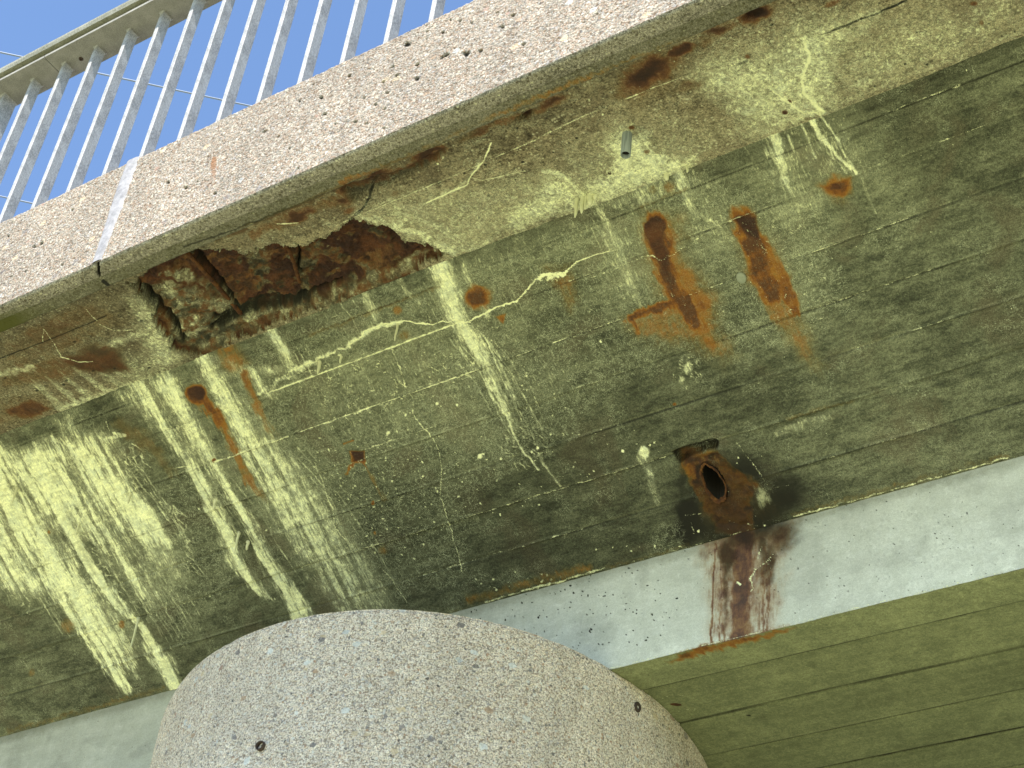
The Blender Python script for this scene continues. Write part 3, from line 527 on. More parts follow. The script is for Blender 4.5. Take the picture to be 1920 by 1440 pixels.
mL = (.42+.78*sstep(.28, .66, St))*(.72+.42*Sf); mR = (.82+.36*sstep(.3, .62, St))*(.86+.3*Sf); kk = sstep(-3.25, -2.8, U)
W.ch[E_] *= (mL*1.28*(1-kk)+mR*1.08*kk)*(.90+.24*fbm(U*9, V*9, 67))

# tone
T = W.get('t'); T += .5
bn = np.searchsorted(np.array(TB), V); bt = np.array([.84, .98, 1.0, 1.04, 1.0, .95, .98, .92])[bn]
T *= bt
T *= (.62+.70*fbm(U*1.3, V*2.2, 71)); T *= (.9+.2*fbm(U*2.6, V*16, 72))
T *= 1+.22*sstep(1200, 1900, np.interp(U, [-6, 0], [0, 1900]))
for i, t in enumerate(TB): W.ch['b'] = np.maximum(W.get('b'), .50*np.exp(-((V-t-.003)/.0026)**2)*sstep(.42, .68, fbm(U*3.3, U*0, 180+i)))
dk = np.zeros_like(T); W.ch['k'] = dk; W.poly('k', [(860, 478), (1300, 316), (1560, 205), (1920, 62), (1920, 86), (1400, 305), (1120, 420), (900, 505)], 1, 4, 2); T *= 1-.22*W.ch['k']  # dark band below the crease: the overhang's shadow painted into the tone
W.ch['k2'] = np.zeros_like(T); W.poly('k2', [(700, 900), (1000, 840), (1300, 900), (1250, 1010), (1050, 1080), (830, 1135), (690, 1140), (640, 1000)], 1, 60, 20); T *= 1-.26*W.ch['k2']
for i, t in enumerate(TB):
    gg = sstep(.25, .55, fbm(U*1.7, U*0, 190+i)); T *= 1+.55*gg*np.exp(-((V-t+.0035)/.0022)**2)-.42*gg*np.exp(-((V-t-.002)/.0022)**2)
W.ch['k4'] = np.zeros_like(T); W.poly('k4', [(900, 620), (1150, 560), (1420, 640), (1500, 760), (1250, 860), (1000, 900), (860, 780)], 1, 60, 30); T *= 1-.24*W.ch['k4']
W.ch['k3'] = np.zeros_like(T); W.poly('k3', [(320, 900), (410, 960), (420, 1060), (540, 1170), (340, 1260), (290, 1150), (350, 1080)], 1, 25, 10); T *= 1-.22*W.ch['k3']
# height: boards, fins, crust, breaks
H = np.zeros_like(U)
lv = np.array([.0, .0012, -.0006, .0010, -.0004, .0014, .0, .0012]); H += lv[bn]
for i, t in enumerate(TB):
    q = fbm(U*3.1, U*0+i*7.7, 80+i); tt = t+.0022*(fbm(U*5, U*0, 90+i)-.5)
    H += .0038*sstep(.42, .62, q)*np.exp(-((V-tt)/.0032)**2)-.0040*sstep(.58, .42, q)*np.exp(-((V-tt)/.003)**2)
H += .0028*(fbm(U*2, V*5, 95)-.5)+.0012*(fbm(U*60, V*60, 96, 3)-.5)
H += np.clip(W.get(E_), 0, 1.1)*.0050*fbm(U*70, V*22, 97, 4)+np.clip(W.get(K), 0, 1.1)*.004*fbm(U*110, V*110, 98, 3)
H += .010*W.get('c')*(fbm(U*55, V*55, 99, 4)-.42)
H -= .004*sstep(.4, .8, W.get(D_))*fbm(U*60, V*40, 100)
rec = Chart(W.P0, EX, ev, U, V); rec.poly('x', [(1260, 850), (1285, 838), (1300, 835), (1328, 826), (1345, 826), (1344, 842), (1318, 845), (1300, 856), (1275, 872)], 1, 3, 3); H -= .028*rec.ch['x']
rec.poly('y', [(1275, 865), (1345, 848), (1395, 895), (1415, 920), (1415, 990), (1340, 985), (1300, 920)], 1, 6, 6); H -= rec.ch['y']*(.002+.020*fbm(U*34, V*34, 101, 5)); yy = rec.ch['y']
W.ch['b'] = np.maximum(W.get('b'), yy*.85*sstep(.50, .66, fbm(U*38, V*30, 102, 5))); W.ch[G] = np.where(yy > .3, np.clip(W.ch[G]*.55+.62*fbm(U*30, V*30, 103, 5), 0, 1), W.ch[G]); W.ch[D_] = np.maximum(W.ch[D_], yy*.8*sstep(.46, .62, fbm(U*24, V*24, 104, 4)))
DU, DV = W.uv((1338, 907)); ex_, ey_ = .031, .064
hd = np.hypot((U-DU)/ex_, (V-DV)/ey_); H += .004*np.exp(-((hd-1.15)/.12)**2)
P = W.P0+U[..., None]*EX+V[..., None]*ev-W.n*H[..., None]
W.ch.setdefault('g', np.zeros_like(T)); W.ch['z'] = np.zeros_like(T)
W.poly('z', [(420, 700), (700, 560), (900, 520), (1100, 430), (1300, 340), (1500, 380), (1560, 560), (1450, 640), (1250, 640), (1100, 760), (900, 900), (850, 1080), (700, 1100), (560, 900)], 1, 60, 20)
W.poly('z', [(700, 700), (860, 640), (1000, 700), (960, 860), (760, 880), (640, 800)], 1.3, 40, 20); W.poly('z', [(340, 860), (420, 960), (430, 1100), (340, 1200), (250, 1100)], .8, 30, 10)
CZ = np.clip(.28+W.ch['z'], 0, 1.4)
ca = np.stack([W.ch[E_], W.ch[G], W.ch['b'], W.ch[D_]], -1); cb = np.stack([T, W.ch[K], W.ch['g'], CZ], -1)
grid("sloping_soffit", P, MAT_web, bridge, np.stack([U, V], -1), {"stain_shade_a": ca, "stain_shade_b": cb}, keep=hd > 1.0)

# ================================================================== cantilever soffit
ev2 = np.array([0, YC-YL, ZC-ZL]); LC = np.linalg.norm(ev2); ev2 /= LC
VR = np.linspace(-.012, LC+.02, 190); U, V = np.meshgrid(stations(-6.3, .35, .0030), VR)
Q = Chart((0, YL, ZL), EX, ev2, U, V)
Q.poly(E_, [(672, 398), (740, 375), (860, 350), (1000, 325), (1050, 318), (1095, 335), (1130, 372), (1060, 398), (960, 436), (900, 462), (850, 484), (780, 452), (730, 430)], .40, 14, 10)
Q.stroke(E_, [(672, 402), (715, 415), (760, 430), (800, 448), (850, 470), (900, 462)], [8, 10, 11, 12, 10], .72, .9, 8); Q.stroke(E_, [(740, 392), (790, 408), (830, 430), (880, 455), (920, 452)], [8, 8, 9, 8], .6, .7, 5)
Q.poly(E_, [(965, 378), (1000, 360), (1020, 322), (1060, 325), (1095, 350), (1130, 372), (1100, 395), (1020, 415), (960, 435), (930, 428)], .80, 12, 8)
Q.stroke(E_, [(1020, 318), (1060, 330), (1085, 360), (1100, 385)], [6, 8, 10, 12], .9, .6, 5)
Q.poly(E_, [(1128, 262), (1165, 238), (1190, 245), (1215, 245), (1235, 285), (1310, 290), (1300, 312), (1240, 335), (1130, 378), (1090, 395), (1100, 345), (1140, 320), (1150, 290)], 1.0, 12, 8); Q.poly(E_, [(1040, 300), (1160, 230), (1300, 235), (1400, 250), (1280, 320), (1100, 390)], .38, 24, 12)
Q.stroke(E_, [(1215, 275), (1240, 300), (1252, 325)], [7, 10, 10], 1.0, .5, 4)
Q.poly(E_, [(1300, 140), (1370, 110), (1440, 95), (1500, 50), (1560, 40), (1640, 20), (1625, 62), (1575, 100), (1575, 160), (1560, 200), (1500, 225), (1440, 248), (1405, 255), (1380, 200), (1330, 170)], .72, 18, 12)
Q.stroke(E_, [(1505, 70), (1516, 95), (1512, 125), (1503, 150), (1512, 175), (1530, 195), (1545, 205)], [10, 7, 6, 6, 7, 8], 1.1, .5, 4); Q.stroke(E_, [(1448, 165), (1478, 190), (1505, 208), (1535, 208)], [6, 6, 6, 8], .95, .6, 4)
Q.stroke(E_, [(1450, 230), (1470, 225), (1500, 218), (1545, 202)], 9, .7, .8, 4); Q.wiggles(E_, (1470, 110), 110, 70, 90, (8, 24), 1.6, .55, 140); Q.stroke(E_, [(1575, 50), (1610, 30), (1650, 22)], 7, .6, .8, 4)
Q.poly(E_, [(1580, 90), (1700, 40), (1920, -20), (1920, 50), (1760, 120), (1640, 170), (1590, 185)], .48, 26, 14); Q.stroke(E_, [(1550, 200), (1700, 140), (1920, 55)], 6, .4, .9, 4); Q.wiggles(E_, (1750, 70), 160, 60, 60, (10, 30), 1.4, .35, 141, -2.6)
for P_, w_, d_ in [([(921, 268), (908, 298), (885, 325), (876, 345), (850, 357), (800, 380)], 2.6, .85), ([(882, 332), (905, 338), (945, 328), (985, 320)], 1.5, .6), ([(1000, 200), (975, 225), (950, 245)], 1.6, .5), ([(80, 640), (82, 615), (98, 640), (115, 668), (145, 680), (175, 678)], 1.2, .7), ([(160, 580), (185, 605), (215, 620), (250, 618)], 1.2, .6), ([(520, 420), (560, 418)], 1.5, .6)]:
    Q.stroke(K, P_, w_, d_, .7, 2)
Q.stroke(E_, [(900, 300), (880, 335), (850, 357), (810, 378), (760, 395)], [3, 5, 8, 9], .5, .8, 4)
for p, r_, r2, d, a in [((700, 335), 60, 12, .8, -26), ((805, 288), 40, 14, .95, -26), ((900, 245), 60, 9, .5, -26), ((1040, 188), 46, 12, .6, -26), ((1215, 135), 85, 30, .85, -28), ((1275, 95), 40, 14, .9, -20), ((1340, 60), 60, 16, .6, -24), ((1420, 28), 50, 16, .9, -24), ((560, 405), 60, 14, .7, -20), ((640, 378), 30, 14, .6, -20), ((1290, 160), 50, 14, .4, -20)]:
    Q.blob(D_, p, r_, min(1, d*1.15), .95, r2*1.1, a, 12); Q.blob(G, p, r_*1.3, min(1, d*1.1), .95, r2*1.6, a, 14); Q.blob('b', p, r_*.8, d*.62, .95, r2*.75, a, 12)
Q.poly(G, [(0, 640), (200, 560), (240, 600), (120, 680), (0, 720)], .3, 24, 12); Q.poly(D_, [(0, 740), (90, 720), (100, 770), (20, 800)], .35, 20, 8)
Q.stroke(K, [(1508, 80), (1517, 98), (1512, 125), (1503, 150), (1507, 170), (1518, 185), (1532, 198), (1545, 205)], [6, 4, 4, 5, 5, 5, 6], .95, .7, 5); Q.stroke(K, [(1450, 168), (1478, 192), (1505, 208), (1530, 210)], 4, .8, .8, 5); Q.wiggles(K, (1450, 120), 90, 60, 60, (6, 18), 1.8, .6, 145); Q.wiggles(K, (1200, 290), 90, 50, 50, (6, 16), 1.5, .5, 146)
Q.stroke('b', [(1380, 120), (1400, 112)], 5, .7, .8, 3)
# left of the break
Q.stroke(E_, [(-10, 702), (30, 695), (62, 687)], [8, 7, 7], .8, .7, 4); Q.stroke(E_, [(190, 650), (230, 638), (290, 612)], [5, 9, 12], .5, .7, 4)
Q.poly(E_, [(245, 562), (275, 570), (310, 620), (345, 668), (340, 690), (290, 700), (270, 650), (262, 600)], .6, 10, 6)
for o in range(6): Q.stroke(E_, [(60+o*26, 712-o*8), (95+o*26, 742-o*9), (120+o*27, 768-o*12)], [4, 6, 8], .5, .8, 3)
Q.stroke(E_, [(110, 765), (190, 742), (270, 715), (335, 695)], [6, 9, 12, 12], .65, .8, 4); Q.poly(E_, [(200, 690), (280, 650), (335, 690), (260, 720)], .4, 12)
# rust and soot
Q.stroke(D_, [(650, 352), (700, 345), (760, 318), (800, 298), (832, 285)], [6, 10, 8, 14, 5], [.4, .6, .5, .9, .6], .8, 5); Q.stroke(G, [(640, 360), (700, 345), (820, 295)], [10, 12, 10], .6, .8, 5)
Q.blob(D_, (985, 215), 22, .95, .7, 9, -25, 5); Q.stroke(G, [(930, 232), (985, 216), (1050, 190)], 9, .5, .8, 4)
Q.poly(G, [(1150, 165), (1200, 130), (1258, 92), (1285, 105), (1262, 150), (1210, 180), (1170, 195), (1148, 188)], .50, 16, 8); Q.blob(D_, (1215, 140), 52, .62, .9, 22, -32, 8); Q.blob(D_, (1270, 98), 16, .8, .8, 9)
Q.poly(G, [(1370, 38), (1420, 12), (1460, 0), (1440, 22), (1400, 52)], .55, 12, 6); Q.blob(D_, (1410, 26), 30, .8, .8, 10, -30, 5); Q.blob(G, (1290, 155), 26, .5, .8, 14); Q.blob(G, (1402, 105), 10, .6, .7, 7, 0, 4)
Q.blob(G, (1480, 190), 6, .9, .6, wob=3); Q.blob(G, (1471, 209), 8, .9, .6, 5, wob=3); Q.blob(D_, (1471, 209), 5, .9, .6); Q.blob(G, (1185, 238), 10, .85, .7, 7, wob=3); Q.blob(G, (1212, 283), 10, .6, .7, 8, wob=4); Q.blob(D_, (1143, 323), 6, .7, .6, 4); Q.blob(G, (1560, 7), 30, .5, .8, 10, -20); Q.blob(G, (1825, 6), 12, .7, .7, 7); Q.blob(G, (1840, 42), 7, .5)
Q.stroke(G, [(470, 440), (540, 410), (600, 385), (640, 375)], [12, 18, 14, 12], .5, .9, 8); Q.blob(D_, (535, 412), 18, .5, .9, 14, 0, 6); Q.blob(G, (655, 395), 22, .55, .8, 12, -20, 6); Q.blob(G, (740, 365), 26, .35, .9, 12, -25, 6)
Q.poly(G, [(40, 620), (120, 578), (180, 570), (175, 610), (120, 640), (60, 650)], .38, 14); Q.poly(D_, [(50, 620), (130, 585), (175, 580), (150, 612), (90, 640)], .5, 14); Q.poly(D_, [(120, 668), (170, 650), (205, 660), (235, 690), (190, 690), (130, 690)], .66, 10, 8)
Q.poly(G, [(0, 690), (130, 665), (210, 665), (250, 695), (190, 700), (60, 720), (0, 730)], .42, 12, 6); Q.poly(G, [(10, 768), (60, 748), (100, 765), (60, 785), (20, 785)], .8, 9, 6); Q.blob(G, (196, 650), 14, .6, .8, 6, -20); Q.poly(G, [(-20, 760), (30, 740), (110, 745), (80, 780), (0, 800)], .35, 12)
for p in [(125, 712), (175, 695), (215, 690), (265, 600), (280, 688), (140, 640), (10, 708), (120, 720), (70, 731), (620, 342), (823, 342), (910, 308), (1143, 323), (980, 303), (1697, 118), (1738, 119)]: Q.blob('b', p, 4, 1.2, .6, 2.5, -15)
Q.stroke('b', [(1540, 62), (1570, 52), (1610, 35), (1650, 22), (1700, 0)], [1.5, 3, 2, 2.5], 1.0, .6, 3)
Q.stroke('b', [(712, 335), (700, 350), (693, 370), (680, 392), (668, 402)], [1.6, 3, 2.4, 3], 1.1, .6, 3)
Q.stroke('b', [(1140, 330), (1320, 262), (1500, 190)], [1, 1], 0)
Q.poly(D_, [(20, 640), (140, 575), (200, 560), (190, 600), (110, 650), (30, 672)], .45, 18, 8); Q.poly(D_, [(100, 680), (180, 640), (225, 655), (250, 700), (150, 705)], .7, 14, 8)
Q.stroke(D_, [(360, 462), (450, 430), (540, 392), (640, 350)], [5, 9, 12, 8], .6, .9, 8); Q.poly(G, [(150+1000, 175), (1270, 85), (1300, 110), (1270, 170), (1180, 210)], .34, 26, 10)
Q.scatter('b', (1100, 250), 460, 180, 160, (1.2, 3.2), 1.0, 190, 1.5); Q.scatter('b', (1650, 80), 300, 90, 60, (1.2, 3.0), 1.0, 191, 1.5); Q.scatter(K, (1150, 220), 420, 160, 90, (1.4, 4.5), .75, 192, 1.4)
# the break-out: outline, depth, colour
SP = [(255, 528), (285, 500), (320, 482), (352, 470), (400, 467), (460, 473), (520, 466), (575, 461), (620, 440), (655, 418), (672, 416), (700, 420), (732, 434), (782, 455), (838, 480), (720, 540), (560, 592), (430, 645), (362, 668), (345, 668), (318, 645), (290, 600), (262, 560), (236, 534)]
Q.poly('m', SP, 1.0, 6, 7); Mk = sstep(.3, .62, Q.ch['m'])
def dd(v, a): Q.stroke(a, v, 1, 0)
Q.poly('m2', [(300, 500), (400, 470), (575, 464), (655, 422), (700, 428), (760, 456), (700, 520), (560, 572), (480, 590), (400, 565), (330, 530)], 1, 22, 8)
Q.stroke('tr', [(345, 470), (380, 520), (415, 560), (455, 600)], [7, 8, 7, 5], 1, .8, 5); Q.stroke('tr', [(540, 470), (552, 500), (560, 540)], [7, 5, 4], .8, .8, 5)
Q.stroke('tr', [(395, 628), (450, 603), (520, 590), (575, 572), (640, 545)], [5, 10, 7, 5, 3], 1.3, .8, 4); Q.stroke('tr', [(245, 536), (272, 560), (300, 592), (322, 615), (345, 650)], [5, 9, 14, 10, 6], 1.5, .8, 5); Q.stroke('tr', [(400, 612), (440, 600), (490, 588), (540, 582)], [8, 13, 12, 7], 1.3, .8, 5); Q.stroke('tr', [(352, 478), (460, 480), (570, 472), (650, 430)], [5, 7, 6, 5], .8, .8, 4)
fb = fbm(U*14, V*20, 110, 5); rid = 1-np.abs(fbm(U*22, V*22, 111, 5)*2-1)*1.6; blk = np.floor(fbm(U*7, V*9, 112, 3)*7)/7
Dp = Mk*(.014+.044*sstep(.0, 1, Q.ch['m2'])*(.35+.9*blk)+.026*(fb-.3)+.012*rid)+Mk*.034*Q.ch['tr']+Mk*.012*fbm(U*75, V*75, 115, 4)+Mk*.012*(np.floor(fbm(U*26, V*40, 119, 4)*9)/9-.4)
Dp *= sstep(0, .036, LC-V+.004)*.9+.1
Cr = Q.ch['tr']*Mk
mid = fbm(U*11, V*15, 113, 5); fi = fbm(U*36, V*50, 114, 4)
Gm = Q.ch['r']; Dm = Q.ch['d']; Em = Q.ch['e']; Bm = Q.ch['b']
rustm = sstep(.40, .55, mid+.25*(fi-.5))
Q.poly('lt', [(262, 560), (300, 540), (360, 550), (420, 575), (480, 600), (560, 580), (640, 548), (720, 520), (800, 482), (838, 480), (720, 540), (560, 592), (430, 645), (362, 668), (330, 650)], 1, 12, 8); Q.blob('lt', (480, 508), 38, 1.0, .8, 22, -25, 12); Q.stroke('lt', [(300, 520), (360, 545), (430, 580)], 12, .9, .8, 8); Q.blob('lt', (330, 500), 20, .6, .8, 12, 0, 8); Q.stroke('lt', [(285, 560), (330, 610), (365, 640)], 11, .9, .8, 7)
lt = np.clip(Q.ch['lt'], 0, 1)
Em[:] = np.where(Mk > .5, np.clip(.04+lt*(.12+.48*sstep(.4, .62, fi)*sstep(.35, .55, mid))+(1-lt)*.16*sstep(.52, .7, fi), 0, 1), Em); Gm[:] = np.where(Mk > .5, np.clip(rustm*(1-.75*lt)*.5+.42*sstep(.35, .75, fbm(U*40, V*55, 117, 4))+.12, 0, 1), Gm)
Dm[:] = np.where(Mk > .5, np.clip(sstep(.36, .56, fbm(U*17, V*24, 116, 4))*(1-.7*lt)*1.05, 0, 1), Dm); Bm[:] = np.where(Mk > .5, np.clip(Cr*.9+.38*sstep(.50, .34, fi)+.15*sstep(.5, .35, mid), 0, 1), Bm)  # troughs blackened: their deep shade is put into the colour
rim = np.exp(-((Q.ch['m']-.30)/.10)**2)*(V < LC*.6)*(U > -3.1); Em[:] = np.maximum(Em, rim*.75*(Mk < .5))
Q.poly('hz', [(640, 352), (720, 330), (760, 318), (835, 280), (820, 300), (740, 345), (660, 378)], 1, 5, 4); Q.blob('hz', (985, 216), 30, 1, .7, 7, -28, 4); Q.blob('hz', (1412, 28), 34, .8, .7, 8, -25, 4)
Dp = Dp+Q.ch['hz']*(.012+.02*fbm(U*30, V*30, 118)); Bm[:] = np.maximum(Bm, Q.ch['hz']*.45*(Mk < .5))
H = -Dp+.0016*(fbm(U*45, V*45, 120, 4)-.5)+.004*(fbm(U*2.2, V*4, 121)-.5)
VF = YC*0+.132; bl = .0030*np.where(V > VF, 1, 0); H += bl*sstep(.30, .5, fbm(U*2, U*0+3, 122))+.003*np.exp(-((V-VF)/.003)**2)*sstep(.4, .6, fbm(U*4, U*0, 123))
Q.stroke(K, [(625, 425), (700, 392), (860, 325), (1000, 262), (1100, 215), (1280, 143)], [1.2, 1.5, 2, 2, 1.5], .55, .7, 1); Q.stroke('b', [(0, 672), (100, 634), (200, 592)], 1.5, .9, .7, 1)
H += np.clip(Em, 0, 1)*(Mk < .5)*.004*fbm(U*70, V*70, 124, 3)
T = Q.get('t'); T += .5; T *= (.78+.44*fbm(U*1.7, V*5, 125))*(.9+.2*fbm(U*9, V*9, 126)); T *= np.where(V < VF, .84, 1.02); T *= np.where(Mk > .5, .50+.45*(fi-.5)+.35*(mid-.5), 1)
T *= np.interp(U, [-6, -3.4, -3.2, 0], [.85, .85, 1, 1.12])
P = Q.P0+U[..., None]*EX+V[..., None]*ev2-Q.n*H[..., None]
for k in 'tlg': Q.get(k)
Q.ch['z'] = np.full_like(T, .35); Q.poly('z', [(1280, 60), (1640, 0), (1640, 180), (1380, 260)], 1.2, 30, 10); Q.poly('z', [(680, 380), (1100, 300), (1130, 380), (850, 480)], 1.0, 30, 10)
grid("overhang_soffit", P, MAT_cant, bridge, np.stack([U, V], -1), {"stain_shade_a": np.stack([Em, Gm, Bm, Dm], -1), "stain_shade_b": np.stack([T, Q.ch['l'], Q.ch['g'], Q.ch['z']*(Mk < .5)], -1)})

# ================================================================== upright pale face
VH = ZWT-ZWB
VR = np.linspace(-.03, VH, 96); U, V = np.meshgrid(stations(-6.3, .35, .0040), VR)
F = Chart((0, YW, ZWT), EX, (0, 0, -1), U, V)
F.stroke('d', [(1395, 1005), (1390, 1060), (1385, 1120), (1388, 1160)], [20, 16, 12, 8], [.5, .35, .3, .15], .9, 4)
F.stroke('r', [(1395, 1005), (1392, 1060), (1388, 1120), (1390, 1160), (1388, 1200)], [36, 32, 30, 32, 36], .86, .9, 8)
for xs_, w_, d_ in [((1342, 1338, 1336, 1334), 3.2, .8), ((1352, 1350, 1348, 1350), 2.4, .6), ((1362, 1358, 1356, 1358), 3, .6), ((1418, 1420, 1424, 1426), 2.2, .6), ((1430, 1436, 1440, 1442), 3, .5)]:
    F.stroke('r', [(xs_[0], 1020), (xs_[1], 1080), (xs_[2], 1140), (xs_[3], 1205)], w_, d_, .8, 3)
F.poly('r', [(1305, 1010), (1500, 970), (1470, 1060), (1455, 1180), (1335, 1205), (1325, 1080)], .52, 34, 12)
for ii in range(26):
    xx = rng.uniform(1340, 1448); F.stroke('r', [(xx, 1015+rng.uniform(0, 30)), (xx-2+rng.normal(0, 2), 1080), (xx-4+rng.normal(0, 3), 1140), (xx-5+rng.normal(0, 3), 1175+rng.uniform(0, 25))], rng.uniform(1.6, 5), rng.uniform(.25, .75), .9, 3); None
for p, r, r2, d, a in [((1400, 1000), 85, 42, .9, -14), ((1462, 1000), 78, 62, .62, -30), ((1430, 990), 60, 40, .9, -20), ((1365, 1040), 26, 70, .9, 0), ((1440, 1050), 30, 70, .75, 5), ((1340, 1010), 36, 22, .5, -15)]: F.blob('b', p, r, d, .98, r2, a, 12)
F.stroke('b', [(1362, 1030), (1360, 1090), (1362, 1150), (1358, 1190)], [13, 9, 7, 4], [.9, .5, .4, .2], .9, 5); F.stroke('b', [(1430, 1010), (1432, 1060), (1438, 1110), (1445, 1150)], [16, 9, 5, 4], [.8, .5, .3, .2], .9, 5)
F.stroke('r', [(1268, 1228), (1320, 1214), (1380, 1200), (1440, 1184), (1480, 1172)], [5, 7, 9, 7, 4], [.4, .7, .8, .6, .3], .8, 4); F.blob('r', (1300, 1012), 30, .22, .9, 26); F.blob('b', (1320, 1040), 22, .25, .9)
F.stroke('l', [(1455, 1035), (1435, 1055), (1418, 1068), (1407, 1085), (1412, 1105), (1405, 1110)], [.9, 1.1, 1.4, 2.4, 2], .8, .8, 3); F.stroke('l', [(1428, 1025), (1420, 1050)], 1.3, .6); F.stroke('l', [(1382, 1092), (1388, 1096)], 3, .8); F.wiggles('l', (1425, 1055), 22, 22, 14, (8, 20), .9, .5, 150)
def fpx(v, xa, xb):
    out = []
    for X in np.arange(-6.2, .3, .05):
        px, py = proj((F.P0+X*EX+v*F.ev)[None])
        if xa <= px[0] <= xb: out.append((px[0], py[0]))
    return out
F.stroke('g', fpx(.01, -50, 1980), 16, .35, .95, 8); F.stroke('l', fpx(VH-.004, 1100, 1900), 2.5, .5, .9, 2)
F.stroke('l', [(800, 1150), (850, 1137), (890, 1128)], 4, .9, .5, 2)
F.scatter('b', (1080, 1140), 200, 90, 190, (1, 2.4), 1.1, 151, 2); F.scatter('b', (1600, 1050), 320, 120, 170, (1, 2.2), .8, 152, 1.8)
F.scatter('k', (1720, 1010), 110, 60, 420, (1.5, 3.5), .6, 153, 1.8)
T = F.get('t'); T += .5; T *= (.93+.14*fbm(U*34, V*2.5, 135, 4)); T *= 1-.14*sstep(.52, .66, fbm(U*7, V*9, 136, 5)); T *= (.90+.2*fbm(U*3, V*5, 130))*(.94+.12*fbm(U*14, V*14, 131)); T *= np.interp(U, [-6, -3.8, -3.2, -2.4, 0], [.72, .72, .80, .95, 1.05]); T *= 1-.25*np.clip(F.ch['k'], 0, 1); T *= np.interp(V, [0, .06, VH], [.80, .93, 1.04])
H = .0022*(fbm(U*3, V*4, 132)-.5)+.0009*(fbm(U*50, V*50, 133)-.5)-.003*np.clip(F.ch['b'], 0, 1)*0
edge = np.exp(-((V-VH)/.010)**2); P = F.P0+U[..., None]*EX+V[..., None]*F.ev-F.n*H[..., None]; P[..., 2] += edge*.006*(fbm(U*16, U*0, 134, 3)-.6)
P[..., 2] = np.minimum(P[..., 2], 99)
for k in 'erbdlg': F.get(k)
grid("upright_face", P, MAT_white, bridge, np.stack([U, V], -1), {"stain_shade_a": np.stack([F.ch['e'], F.ch['r'], F.ch['b'], F.ch['d']], -1), "stain_shade_b": np.stack([T, F.ch['l'], F.ch['g'], F.ch['g']*0], -1)})

# ================================================================== board-marked flat soffit
yr = np.concatenate([np.arange(0, 1.7, .0055), np.arange(1.75, 5.3, .2)])
U, V = np.meshgrid(stations(-6.3, .35, .0060), yr)
Z = Chart((0, YW, ZWB), EX, (0, 1, 0), U, V)
Z.stroke('r', [(1255, 1240), (1300, 1222), (1350, 1212), (1400, 1200), (1450, 1188), (1500, 1175)], [6, 10, 11, 9, 7, 4], [.4, .75, .6, .7, .6, .3], .8, 5); Z.blob('b', (1285, 1228), 16, .5, .8, 8, -15, 4)
Z.blob('d', (1268, 1322), 14, 1.2, .5, 4, 3, 2); Z.blob('b', (1404, 1341), 5, .9, .6, 2)
ring = [(1268+31*math.cos(a), 1320+16*math.sin(a)) for a in np.linspace(0, 6.2, 26)]; Z.stroke('l', ring, 1.0, .42, .8); Z.stroke('l', [(1283, 1298), (1300, 1312), (1308, 1322), (1300, 1334)], 1.2, .45, .8)
Z.blob('l', (1361, 1276), 9, .25, .95)
YB = np.array([.150, .366, .582, .792, 1.005, 1.22, 1.435]); bn = np.searchsorted(YB, V)
T = Z.get('t'); T += .5; T *= np.array([1.16, 1.0, .92, .95, .9, .95, .98, .95])[bn]*(.84+.32*fbm(U*1.6, V*6, 140))*(.93+.14*fbm(U*9, V*9, 141))
H = np.array([0, -.0025, .0008, -.0016, .0012, -.001, .001, 0])[bn]+.001*(fbm(U*8, V*20, 142)-.5)
for i, t in enumerate(YB):
    tt = t+.0025*(fbm(U*2.2, U*0, 143+i, 2)-.5)
    H -= .005*np.exp(-((V-tt)/.0045)**2); Bb = Z.get('b'); Bb[:] = np.maximum(Bb, .80*np.exp(-((V-tt)/.0034)**2)*(.45+.8*fbm(U*9, U*0, 150+i)))
P = Z.P0+U[..., None]*EX+V[..., None]*Z.ev-Z.n*H[..., None]
for k in 'erbdlg': Z.get(k)
grid("board_marked_soffit", P, MAT_soff, bridge, np.stack([U, V], -1), {"stain_shade_a": np.stack([Z.ch['e'], Z.ch['r'], Z.ch['b'], Z.ch['d']], -1), "stain_shade_b": np.stack([T, Z.ch['l'], Z.ch['g'], Z.ch['g']*0], -1)})

